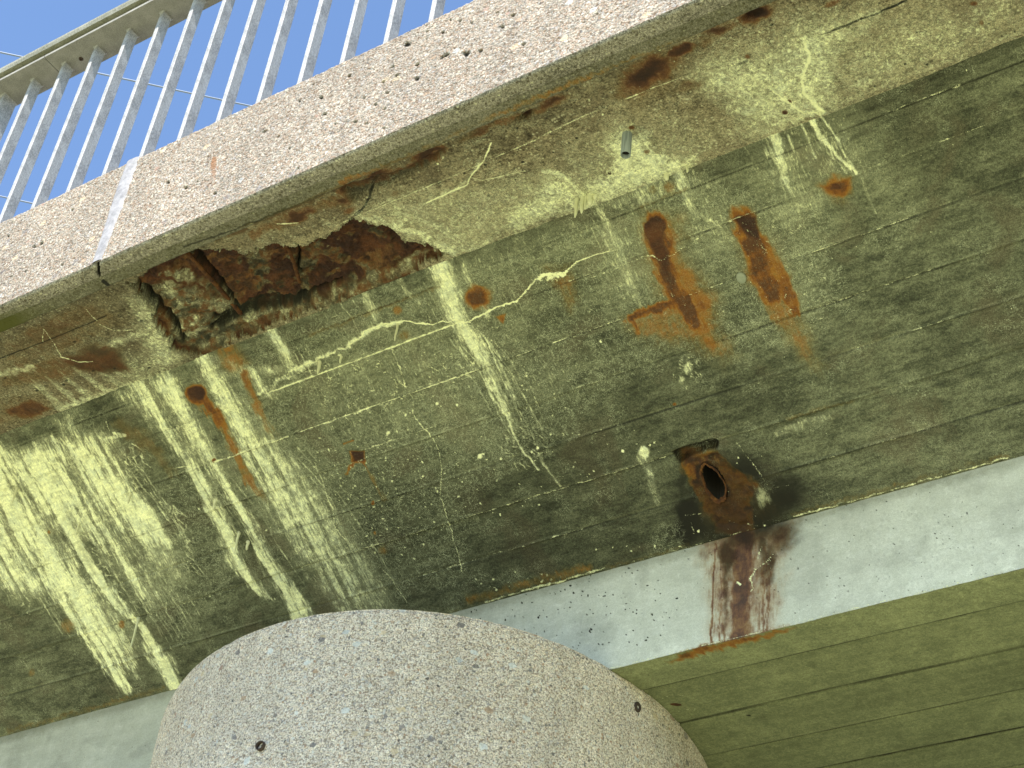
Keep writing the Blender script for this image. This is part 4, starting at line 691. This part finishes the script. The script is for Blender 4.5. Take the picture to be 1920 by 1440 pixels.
# ================================================================== edge beam
XF = stations(-6.3, .35, .0034)
prof = [(2.60, ZT)] + [(y, ZT) for y in np.linspace(2.45, Y0+.004, 8)] + [(Y0+.001, ZT-.002)] + [(Y0, z) for z in np.linspace(ZT-.005, ZF, 137)]
n_top = 10
pv = np.array([b for b in prof]); arc_ = np.concatenate([[0], np.cumsum(np.hypot(*np.diff(pv, axis=0).T))])
U, V = np.meshgrid(XF, arc_); s0 = arc_[n_top]-.005
B = Chart((0, Y0, ZT), EX, (0, 0, -1), U, V-s0)
for p, r, r2 in [((830, 60), 4, 3), ((763, 82), 6, 7), ((942, 52), 5, 4), ((873, 100), 7, 6), ((833, 107), 11, 6), ((900, 95), 6, 4), ((783, 122), 5, 4), ((737, 123), 5, 3), ((743, 140), 6, 3), ((718, 153), 3, 3), ((780, 148), 6, 4), ((725, 175), 4, 3), ((683, 183), 4, 3), ((703, 197), 3, 3), ((722, 203), 4, 2), ((667, 228), 4, 3), ((686, 232), 4, 2), ((962, 29), 4, 3), ((932, 23), 3, 2), ((863, 38), 4, 3), ((1120, 25), 3, 2), ((653, 142), 4, 3), ((600, 182), 4, 5), ((610, 215), 6, 4), ((560, 190), 3, 3), ((497, 247), 5, 3), ((523, 257), 4, 2), ((348, 352), 4, 3), ((315, 343), 5, 3), ((370, 340), 2, 2), ((557, 315), 4, 2), ((135, 393), 4, 3), ((63, 463), 4, 3), ((77, 457), 5, 4), ((15, 442), 2, 2), ((403, 362), 4, 2), ((117, 497), 3, 2), ((20, 518), 3, 1.5), ((48, 508), 3, 1.5), ((630, 232), 3, 2), ((720, 240), 3, 2), ((980, 82), 4, 3), ((948, 108), 3, 2), ((543, 278), 2, 2), ((800, 58), 3, 2), ((883, 42), 3, 2)]:
    B.blob('p', p, r*1.15, 1, .6, r2*.8, -30, r*.8, int(p[0]))
B.scatter('p', (600, 250), 600, 260, 110, (1.2, 2.2), .9, 161, 1.4)
B.stroke('r', [(404, 300), (402, 318), (402, 345)], [7, 6, 3], [.75, .6, .3], .8, 4); B.blob('r', (283, 385), 8, .4, .9); B.blob('r', (290, 372), 7, .3, .9)
pit = np.clip(B.get('p'), 0, 1); fz = (V > s0)
lowe = np.exp(-((V-s0-(ZT-ZF))/.004)**2)
H = .0030*(fbm(U*120, V*120, 162, 3)-.5)+.0022*(vnoise(U*260, V*260, 163)-.5)-.010*pit
H += .004*(fbm(U*5, V*5, 164)-.5)
P = np.zeros(U.shape+(3,)); P[..., 0] = U; P[..., 1] = pv[:, 0][:, None]; P[..., 2] = pv[:, 1][:, None]
P[..., 1] -= np.where(fz, H, 0); P[..., 2] += np.where(~fz & (V > .1), H*1.2, 0)+lowe*.003*(fbm(U*70, U*0, 165)-.5)
P[n_top-2:n_top+3, :, 2] += (.0045*(fbm(XF*90, XF*0, 166, 3)-.55))[None]
ztop = B.get('z')
beam = grid("edge_beam", P, MAT_fas, bridge, np.stack([U, V], -1), {"stain_shade_a": np.stack([U*0, B.get('r'), pit*.9, U*0], -1)}, flip=False)
# drip lip under the beam
prof = [(Y0, ZF, 0), (Y0+.003, ZF-.005, 0)] + [(y, ZF-.007-.002*math.sin((y-Y0)*60), 0) for y in np.linspace(Y0+.008, Y0+.046, 12)] + [(y, ZF-.006+.0*(y), 1) for y in np.linspace(Y0+.050, YL-.008, 14)] + [(YL-.003, ZF-.003, 1), (YL+.001, ZF+.004, 1), (YL+.002, ZF+.012, 1), (YL+.003, ZF+.02, 1), (YL+.004, ZL+.01, 1)]
pv = np.array(prof); VR = np.linspace(0, 1, len(pv))
vv = np.concatenate([[0], np.cumsum(np.hypot(np.diff(pv[:, 0]), np.diff(pv[:, 1])))])
U, V = np.meshgrid(XF, vv); L_ = Chart((0, Y0, ZF-.006), EX, (0, 1, 0), U, V)
L_.stroke('b', [(184, 488), (186, 500), (188, 518)], [3, 2.5, 3], 1.3, .5, 1); L_.stroke('b', [(196, 528), (206, 536)], 4, 1.1, .6, 2)
L_.stroke('r', [(640, 345), (760, 300), (900, 232), (1010, 185), (1290, 72)], [9, 7, 6, 8, 6], [.5, .4, .3, .5, .3], .9, 5); L_.stroke('d', [(450, 430), (560, 385), (680, 332), (820, 275)], [3, 5, 7, 4], .5, .9, 4)
L_.stroke('b', [(345, 465), (420, 440), (560, 385), (700, 330)], 3, .5, .9, 3)
L_.scatter('l', (700, 330), 700, 320, 70, (1.5, 4), .55, 171, 1.5)
for k in 'erbdlg': L_.get(k)
tone = np.where(pv[:, 2] > .5, 0, 1)[:, None]
T = (.5*np.where(tone > .5, 1.02, .78))*(.8+.4*fbm(U*6, V*20, 172)); Gn = np.where(tone > .5, .05, .42)*np.ones_like(U)*(.6+.8*fbm(U*4, V*10, 173)); Gn += .9*sstep(-3.60, -3.85, U)*(V > .03)
H = .0028*(fbm(U*110, V*110, 174, 3)-.5)+.002*(vnoise(U*230, V*230, 175)-.5); H -= .02*np.clip(L_.ch['b'], 0, 1)*(V < .05)*(U < -3.3)
P = np.zeros(U.shape+(3,)); P[..., 0] = U; P[..., 1] = pv[:, 0][:, None]; P[..., 2] = pv[:, 1][:, None]; P[..., 2] -= H; P[-8:, :, 1] += .004*(fbm(XF*18, XF*0, 176)-.5)[None]
P[0, :, :] = P[0, :, :]; P[0, :, 2] += .002
MAT_lip = stained("mossy aggregate concrete", (.095, .086, .066), (.25, .232, .19), speck=.7, pits=1, grain=1.6, gr=1.5)
grid("drip_lip", P, MAT_lip, beam, np.stack([U, V], -1), {"stain_shade_a": np.stack([L_.ch['e'], L_.ch['r'], L_.ch['b'], L_.ch['d']], -1), "stain_shade_b": np.stack([T, L_.ch['l'], Gn, Gn*0], -1)})
# ================================================================== rest of the bridge body
Np = NT("plain deck concrete"); MAT_deck = Np.fin(Np.mix(Np.noise(Np.n("ShaderNodeTexCoord").outputs["Object"], 6, 5), (.16, .155, .13), (.26, .25, .22)))
XA, XB = -16.0, 13.0
vs = []; pr = [(8.9, ZWB+EYE), (8.9, ZWT+EYE), (9.9, ZC+EYE), (10.4, ZF+EYE), (10.4, ZT+EYE), (10.1, ZT+EYE), (10.1, 3.84+EYE), (2.60, 3.84+EYE), (2.60, ZT+EYE)]
for x in (XA, XB): vs += [(x, y, z) for y, z in pr]
n = len(pr); mesh("deck", vs, [(i, i+1, n+i+1, n+i) for i in range(n-1)], MAT_deck, bridge)
sec = [(2.2990, ZT), (2.2990, ZF+.005), (YL+.01, ZF+.012), (YL+.01, ZL+.12), (YC+.02, ZC+.12), (YC+.02, ZC+.002), (YW+.004, ZWT+.006), (YW+.004, ZWB+.006), (8.9, ZWB+.006), (8.9, ZWT), (9.9, ZC), (10.4, ZF), (10.4, ZT-.004), (10.1, ZT-.004), (10.1, 3.83), (2.60, 3.83), (2.60, ZT-.004)]
for x in (XA+.02, XB-.02):
    bm_v = [(x, y, z+EYE) for y, z in sec]; me = mesh("end_face", bm_v, [tuple(range(len(sec)))], MAT_deck, bridge)

# sealant in the beam joint
Ns = NT("joint sealant"); co = Ns.n("ShaderNodeTexCoord").outputs["Object"]
MAT_seal = Ns.fin(Ns.mix(Ns.ss(Ns.noise(co, 40, 5, .7), .3, .7), (.19, .185, .195), (.32, .31, .325)), Ns.bump(Ns.noise(co, 120, 4), .4, .003), .6)
rows = 90; cols_ = 12; Pm = np.zeros((rows, cols_, 3))
La = [hit(px, py, np.array([0, Y0, 0]), np.array([0, 1., 0])) for px, py in [(236, 308), (219, 350), (203, 400), (190, 440), (174, 489)]]
Ra = [hit(px, py, np.array([0, Y0, 0]), np.array([0, 1., 0])) for px, py in [(260, 301), (246, 340), (228, 392), (214, 430), (192, 484)]]
zz = np.linspace(ZT+.004, ZF+.003, rows); lx = np.interp(-zz, [-p[2] for p in La], [p[0] for p in La]); rx = np.interp(-zz, [-p[2] for p in Ra], [p[0] for p in Ra])
lx += .004*(fbm(zz*60, zz*0, 201)-.5); rx += .004*(fbm(zz*60, zz*0, 202)-.5)
t = np.linspace(0, 1, cols_); Pm[..., 0] = lx[:, None]+(rx-lx)[:, None]*t; Pm[..., 2] = zz[:, None]
Pm[..., 1] = Y0-.0045+.006*(np.abs(t*2-1)**4)[None]+.002*(fbm(Pm[..., 0]*90, Pm[..., 2]*60, 203)-.5)
tag(grid("joint_sealant", Pm, MAT_seal, bridge), "smooth pale grey sealant strip down the beam joint")

# ================================================================== drain, pipe, plug, limestone drips
Nr = NT("rusted iron"); co = Nr.n("ShaderNodeTexCoord").outputs["Object"]
MAT_rust = Nr.fin(Nr.ramp(Nr.noise(co, 55, 6, .7), [(.3, (.022, .012, .009)), (.5, (.085, .034, .013)), (.72, (.18, .08, .022))]), Nr.bump(Nr.noise(co, 90, 5), .8, .004), .9)
Nk = NT("painted bore shade"); MAT_black = Nk.fin(Nk.mix(Nk.noise(Nk.n("ShaderNodeTexCoord").outputs["Object"], 60, 4), (.004, .004, .004), (.018, .014, .010)))  # near-black colour standing in for the shade inside the bores
def onweb(u, v): return W.P0+u*EX+v*ev
seg = 72; vs, fs = [], []
for ring_, (kx, ky, up_) in enumerate([(1.02, 1.02, -.003), (1.08, 1.07, .001), (1.04, 1.03, .0035), (.96, .95, .002), (.93, .93, -.01), (.90, .90, -.16)]):
    for k in range(seg):
        a = 2*math.pi*k/seg; rj = 1+.05*math.sin(3*a+1)+.035*math.sin(7*a)+.02*math.sin(13*a+2)+rng.normal(0, .012)
        Pp = onweb(DU+ex_*kx*rj*math.cos(a), DV+ey_*ky*rj*math.sin(a))-W.n*up_ if ring_ < 4 else onweb(DU+ex_*kx*rj*math.cos(a), DV+ey_*ky*rj*math.sin(a))+np.array([0, 0, -up_])
        vs.append((Pp[0], Pp[1], Pp[2]+EYE))
for r in range(5):
    for k in range(seg): fs.append((r*seg+k, r*seg+(k+1) % seg, (r+1)*seg+(k+1) % seg, (r+1)*seg+k))
drain = mesh("drain_outlet", vs[:5*seg], fs[:4*seg], MAT_rust, bridge, True); tag(drain, "rusty oval iron drain outlet with black bore")
mesh("bore", vs[4*seg:], [tuple(i-4*seg for i in f) for f in fs[4*seg:]]+[tuple(range(seg, 2*seg))], MAT_black, drain, True)

Nv = NT("grey plastic"); co = Nv.n("ShaderNodeTexCoord").outputs["Object"]
MAT_pvc = Nv.fin(Nv.mix(Nv.ss(Nv.noise(Nv.scl(co, (300, 300, 9)), 1.0, 4), .35, .65), (.17, .20, .20), (.30, .34, .33)), None, .5)
top = hit(1176, 250, Q.P0, Q.n); r0, r1, L0 = .0142, .0120, .088; vs, fs = [], []
for (rr, z) in [(r0, top[2]+.01), (r0, top[2]-L0), (r1, top[2]-L0), (r1, top[2]+.01)]:
    for k in range(28): a = 2*math.pi*k/28; vs.append((top[0]+rr*math.cos(a), top[1]+rr*math.sin(a), z+EYE))
for r in range(3):
    for k in range(28): fs.append((r*28+k, r*28+(k+1) % 28, (r+1)*28+(k+1) % 28, (r+1)*28+k))
fs.append(tuple(range(84, 112)))
dpipe = mesh("drip_pipe", vs, fs, MAT_pvc, bridge, True); tag(dpipe, "grey plastic pipe stub poking down from the overhang")
mesh("bore", [(top[0]+r1*.985*math.cos(2*math.pi*k/28), top[1]+r1*.985*math.sin(2*math.pi*k/28), top[2]-L0+.014+EYE) for k in range(28)], [tuple(range(28))], MAT_black, dpipe)  # black disc added in the pipe mouth, painted as its inner shade

Nd = NT("grout plug"); MAT_plug = Nd.fin(Nd.mix(Nd.noise(Nd.n("ShaderNodeTexCoord").outputs["Object"], 90, 4), (.18, .20, .15), (.32, .34, .26)))
u0, v0 = W.uv((1390, 521)); vs, fs = [], []
for (rr, h) in [(.0145, .0005), (.0137, .004), (.0115, .0048), (0.0005, .0045)]:
    for k in range(24): a = 2*math.pi*k/24; Pp = onweb(u0+rr*math.cos(a), v0+rr*1.15*math.sin(a))-W.n*h; vs.append((Pp[0], Pp[1], Pp[2]+EYE))
for r in range(3):
    for k in range(24): fs.append((r*24+k, r*24+(k+1) % 24, (r+1)*24+(k+1) % 24, (r+1)*24+k))
tag(mesh("grout_plug", vs, fs, MAT_plug, bridge, True), "small round pale grout plug beside the rust run")

Nl = NT("lime deposit"); co = Nl.n("ShaderNodeTexCoord").outputs["Object"]
MAT_lime = Nl.fin(Nl.mix(Nl.noise(co, 80, 4), (.50, .50, .30), (.76, .76, .52)), Nl.bump(Nl.noise(co, 150, 3), .4, .002), .6)
def drip(px, py, L, r, chart=W, lean=(0, 0)):
    p = hit(px, py, chart.P0, chart.n); path, rad = [], []
    for i in range(7):
        t = i/6; path.append((p[0]+lean[0]*t*L+.001*math.sin(9*t+px), p[1]+lean[1]*t*L, p[2]+EYE+.004-(L+.004)*t)); rad.append(r*(1.25-.55*t if i < 6 else .35)*(1.5 if i == 0 else 1))
    mesh_o = tube("lime_stalactite", path, rad, MAT_lime, bridge, 8)
for a in [(260, 1160, .135, .0042), (448, 1000, .085, .0040), (404, 938, .04, .0050), (149, 980, .055, .0042), (32, 915, .07, .0045), (245, 925, .045, .0055), (746, 606, .075, .0035), (600, 680, .045, .0055), (465, 1018, .03, .005), (640, 668, .03, .004)]: drip(*a)
for a in [(1082, 372, .078, .0058), (1093, 368, .070, .0066), (1107, 366, .042, .0100), (1289, 310, .030, .0036), (1250, 325, .028, .008), (1099, 366, .06, .004), (1116, 364, .022, .008), (1538, 208, .02, .006)]: drip(*a, chart=Q)

# reinforcement laid bare in the break
def rebar(pts, r=.0075, up=.0):
    path = []
    for (px, py, dz) in pts:
        p = hit(px, py, Q.P0+np.array([0, 0, dz]), Q.n); path.append((p[0], p[1], p[2]+EYE))
    fine = []
    for a, b in zip(path[:-1], path[1:]):
        for k in range(14): fine.append(tuple(Vector(a).lerp(Vector(b), k/14)))
    fine.append(path[-1]); tube("rebar", fine, [r*(1.16 if i % 2 else .94) for i in range(len(fine))], MAT_rust, bridge, 8)
rebar([(352, 474, .034), (400, 528, .042), (452, 588, .040)], .007); rebar([(541, 466, .036), (552, 495, .046), (562, 530, .052)], .006)


# ================================================================== pier
ang = np.concatenate([np.radians(np.arange(-180, -152, 3.)), np.radians(np.arange(-152, 15, .20)), np.radians(np.arange(15, 180.1, 3.))])
zc = np.concatenate([[ZWB+.003, ZWB-.001, ZWB-.003, ZWB-.006, ZWB-.010, ZWB-.014, ZWB-.017], np.arange(ZWB-.021, ZWB-.70, -.0032), np.arange(ZWB-.78, -EYE-.3, -.1)])
A_, Zz = np.meshgrid(ang, zc); arcL = A_*PR
rr = np.full(A_.shape, PR); dpt = ZWB-Zz
rr -= .006*np.exp(-(dpt/.004)**2)
rough = sstep(.010, .026, dpt)
rr += rough*(.0045*(fbm(arcL*95, Zz*95, 301, 4)-.5)+.0030*(vnoise(arcL*210, Zz*210, 302)-.5)+.003*(fbm(arcL*30, Zz*30, 303)-.5))+.006*(fbm(arcL*3, Zz*3, 304)-.5)
rr += .0015*np.sign(np.sin(A_*11))*np.exp(-(np.sin(A_*11)/.03)**2)
rr -= .003*sstep(.55, .8, fbm(arcL*22, Zz*300, 305))*(1-rough)
rr -= PR; cph, sph = math.cos(PPH), math.sin(PPH); A2 = A_-PPH
lx_, ly_ = PA*np.cos(A2), PB*np.sin(A2); nx_, ny_ = np.cos(A2)/PA, np.sin(A2)/PB; nl_ = np.hypot(nx_, ny_)
lx_ = lx_+rr*nx_/nl_; ly_ = ly_+rr*ny_/nl_
Pp = np.stack([PCX+cph*lx_-sph*ly_, PCY+sph*lx_+cph*ly_, Zz], -1)
pier = grid("pier", Pp, MAT_pier, None, None, {"stain_shade_a": np.stack([A_*0, A_*0, A_*0, .35*sstep(-1.0, .1, A_)*(.6+.8*fbm(arcL*6, Zz*3, 306))], -1)}, flip=True)  # right side turned dark olive: the pier's shade put into its colour
tag(pier, "rounded exposed-aggregate concrete pier speckled with pebbles, holding up the bridge", "pier")
def onpier(px, py):
    d = ray(px, py); dx, dy = cph*d[0]+sph*d[1], -sph*d[0]+cph*d[1]; ox, oy = -(cph*PCX+sph*PCY), -(-sph*PCX+cph*PCY)
    a = (dx/PA)**2+(dy/PB)**2; b = 2*(ox*dx/PA**2+oy*dy/PB**2); c = (ox/PA)**2+(oy/PB)**2-1
    return d*((-b-math.sqrt(max(b*b-4*a*c, 0)))/(2*a))
capv = []
for a in np.radians(np.arange(0, 360, 3)): X_, Y_ = (PA-.006)*math.cos(a), (PB-.006)*math.sin(a); capv.append((PCX+cph*X_-sph*Y_, PCY+sph*X_+cph*Y_, ZWB+EYE+.0025))
Nt = NT("pier head mortar"); MAT_mort = Nt.fin(Nt.mix(Nt.noise(Nt.n("ShaderNodeTexCoord").outputs["Object"], 30, 4), (.34, .33, .28), (.48, .47, .41)))
mesh("head", capv, [tuple(range(len(capv)))], MAT_mort, pier)
def ringon(name, px, py, ro, ri, prou, mat, label, sq=1.0):
    p = onpier(px, py); qx, qy = cph*(p[0]-PCX)+sph*(p[1]-PCY), -sph*(p[0]-PCX)+cph*(p[1]-PCY); th = math.atan2(qy/PB**2, qx/PA**2)+PPH; nrm = Vector((math.cos(th), math.sin(th), 0)); tg = Vector((-math.sin(th), math.cos(th), 0)); c = Vector((p[0], p[1], p[2]+EYE))
    vs, fs = [], []; sg = 24
    for (r, h) in [(ro, -.006), (ro, prou), (ri, prou), (ri, -.001)]:
        for k in range(sg):
            a = 2*math.pi*k/sg; q = 1+.05*math.sin(3*a); vs.append(c+tg*math.cos(a)*r*q*sq+Vector((0, 0, 1))*math.sin(a)*r*q+nrm*h)
    for r in range(3):
        for k in range(sg): fs.append((r*sg+k, r*sg+(k+1) % sg, (r+1)*sg+(k+1) % sg, (r+1)*sg+k))
    o = mesh(name, vs, fs, mat, pier, True); tag(o, label)
    mesh("bore", vs[3*sg:], [tuple(range(sg))], MAT_black, o)  # black disc painted as the shade down the hole
Nq = NT('dark iron'); MAT_iron = Nq.fin(Nq.mix(Nq.noise(Nq.n('ShaderNodeTexCoord').outputs['Object'], 200, 4), (.02, .016, .014), (.09, .06, .045)), None, .7)
ringon("anchor_tube", 490, 1400, .0145, .0112, .010, MAT_iron, "short dark tube end set in the pier")
ringon("anchor_bolt", 1195, 1326, .0170, .0065, .004, MAT_iron, "corroded round anchor near the pier's right edge", .8)

# ================================================================== railing
def galv(name, lo, hi, rough=.55):
    N = NT(name); co = N.n("ShaderNodeTexCoord").outputs["Object"]
    nz = N.noise(N.scl(co, (1, 1, .55)), 260, 4, .7); n2 = N.noise(co, 18, 5, .65)
    c = N.mix(N.ss(N.math('ADD', N.math('MULTIPLY', nz, .7), N.math('MULTIPLY', n2, .4)), .4, .72), lo, hi)
    return N.fin(c, N.bump(nz, .55, .0016), rough)
MAT_bar = galv("galvanised bar", (.19, .19, .195), (.43, .43, .435)); MAT_plate = galv("weathered galvanised plate", (.16, .155, .138), (.29, .28, .255), .7)
MAT_hand = galv("lichened handrail", (.12, .12, .085), (.28, .275, .235), .7)
railing = empty("railing", (0, 2.35, ZT+EYE), "galvanised steel railing of upright flat bars on the bridge edge", "railing")
def par(o): o.parent = railing; o.matrix_parent_inverse = Matrix.Translation((0, -2.35, -(ZT+EYE))); return o
ZR = 4.938
def barmesh(name, wx, wy):
    x0, x1, y0, y1 = 0, wx, 2.334, 2.334+wy; z0, z1 = ZT-.03+EYE, ZR+EYE; c = .0018
    ringp = [(x0+c, y0), (x1-c, y0), (x1, y0+c), (x1, y1-c), (x1-c, y1), (x0+c, y1), (x0, y1-c), (x0, y0+c)]
    vs, fs = [], []; zs = [z0, z1-.010, z1-.002, z1]
    for i, z in enumerate(zs):
        k = [1, 1, 1, 1][i]; g = [0, 0, .0025, .005][i]
        for (x, y) in ringp: vs.append((x+(g if x > wx/2 else -g), y+(g if y > 2.34+wy/2 else -g), z))
    for r in range(3):
        for k in range(8): fs.append((r*8+k, r*8+(k+1) % 8, (r+1)*8+(k+1) % 8, (r+1)*8+k))
    fs += [tuple(range(8))[::-1], tuple(range(24, 32))]
    return mesh(name, vs, fs, MAT_bar)
b0 = par(barmesh("baluster", .0180, .041)); p0 = par(barmesh("post", .024, .062))
fb_, fp_ = True, True
for k in range(-44, 47):
    x = -4.050+k*.1652
    if (k+2) % 14 == 0:
        o = p0 if fp_ else p0.copy()
        if not fp_: C.collection.objects.link(o)
        fp_ = False
    else:
        o = b0 if fb_ else b0.copy()
        if not fb_: C.collection.objects.link(o)
        fb_ = False
    o.parent = railing; o.matrix_parent_inverse = Matrix.Translation((0, -2.35, -(ZT+EYE))); o.location = (x, 0, 0); o['group'] = "upright bars of the railing"
def extr(name, poly, x0, x1, mat):
    n = len(poly); vs = [(x, y, z+EYE) for x in (x0, x1) for y, z in poly]
    return par(mesh(name, vs, [tuple((i, (i+1) % n, n+(i+1) % n, n+i))[::-1] for i in range(n)]+[tuple(range(n)), tuple(range(n, 2*n))[::-1]], mat))
pl = [(2.277, ZR), (2.399, ZR), (2.399, ZR+.008), (2.283, ZR+.008), (2.283, ZR+.0125), (2.277, ZR+.0125)]
xj = hit(88, 113, np.array([0, 0, ZR]), np.array([0, 0, 1.]))[0]
for a, b in [(-11.4, xj-.0015), (xj+.0015, xj+5.9), (xj+5.904, 3.6)]: extr("under_plate", pl, a, b, MAT_plate)
hr = [(2.262, ZR+.061), (2.262, ZR+.050), (2.266, ZR+.032), (2.300, ZR+.028), (2.301, ZR+.0085), (2.385, ZR+.0085), (2.386, ZR+.022), (2.40, ZR+.022), (2.413, ZR+.026), (2.418, ZR+.045), (2.418, ZR+.061), (2.405, ZR+.066), (2.275, ZR+.066)]
extr("handrail", hr, -11.4, 3.6, MAT_hand)
pk = hit(152, 110, np.array([0, 0, ZR]), np.array([0, 0, 1.])); vs, fs = [], []
for i in range(5):
    cxx = pk[0]+(i-2)*1.9; vs, fs = [], []
    for (r, h) in [(.0085, .0), (.0085, -.0035), (.0075, -.0045), (.0042, -.0045), (.0042, -.0008)]:
        for k in range(20): a = 2*math.pi*k/20; vs.append((cxx+r*math.cos(a), pk[1]+r*math.sin(a), ZR+EYE+h))
    for r in range(4):
        for k in range(20): fs.append((r*20+k, r*20+(k+1) % 20, (r+1)*20+(k+1) % 20, (r+1)*20+k))
    fs.append(tuple(range(80, 100))); par(mesh("screw", vs, fs, MAT_iron))
# weld plates beside each bar head
for k in range(-8, 8):
    x = -4.050+k*.1652; par(box("weld_bead", x+.019, x+.025, 2.333, 2.374, ZR-.0022+EYE, ZR+EYE-.0002, MAT_plate))

# ================================================================== overhead wires
Nw = NT("wire"); MAT_wire = Nw.fin((.20, .24, .32), None, .5)
for (pa, pb, lab) in [((0, 98), (475, 200), "thin overhead wire crossing the sky behind the railing, the upper one"), ((0, 368), (55, 380), "thin overhead wire low behind the railing bars at the left edge")]:
    ra, rb = ray(*pa), ray(*pb); nn = np.cross(ra, rb); dr = np.cross(nn, [0, 0, 1.]); dr /= np.linalg.norm(dr)
    p = ra*(9.5/ra[2]); a, b = p-dr*70, p+dr*70
    o = tube("overhead_wire", [(a[0], a[1], a[2]+EYE), tuple(p+np.array([0, 0, EYE])), (b[0], b[1], b[2]+EYE)], [.007]*3, MAT_wire, None, 8)
    tag(o, lab, "wire", "overhead wires")

# ================================================================== ground
Ng = NT("dry grass and gravel"); co = Ng.n("ShaderNodeTexCoord").outputs["Object"]
gc = Ng.mix(Ng.ss(Ng.noise(co, .35, 5, .6), .42, .58), (.29, .31, .14), (.45, .43, .30)); gc = Ng.mix(Ng.noise(co, 30, 5, .7), gc, (.36, .37, .19))
MAT_ground = Ng.fin(gc, Ng.bump(Ng.noise(co, 40, 5), .6, .03), .95)
S_ = 600; gx = np.concatenate([-np.geomspace(S_, 4, 14), np.linspace(-3, 3, 5), np.geomspace(4, S_, 14)]); GX, GY = np.meshgrid(gx, gx)
Pg = np.stack([GX, GY, np.full(GX.shape, -EYE)], -1); Pg[..., 2] += .25*(fbm(GX*.15, GY*.15, 401)-.5)*(np.hypot(GX, GY) > 6)
tag(grid("ground", Pg, MAT_ground, None), kind='structure')
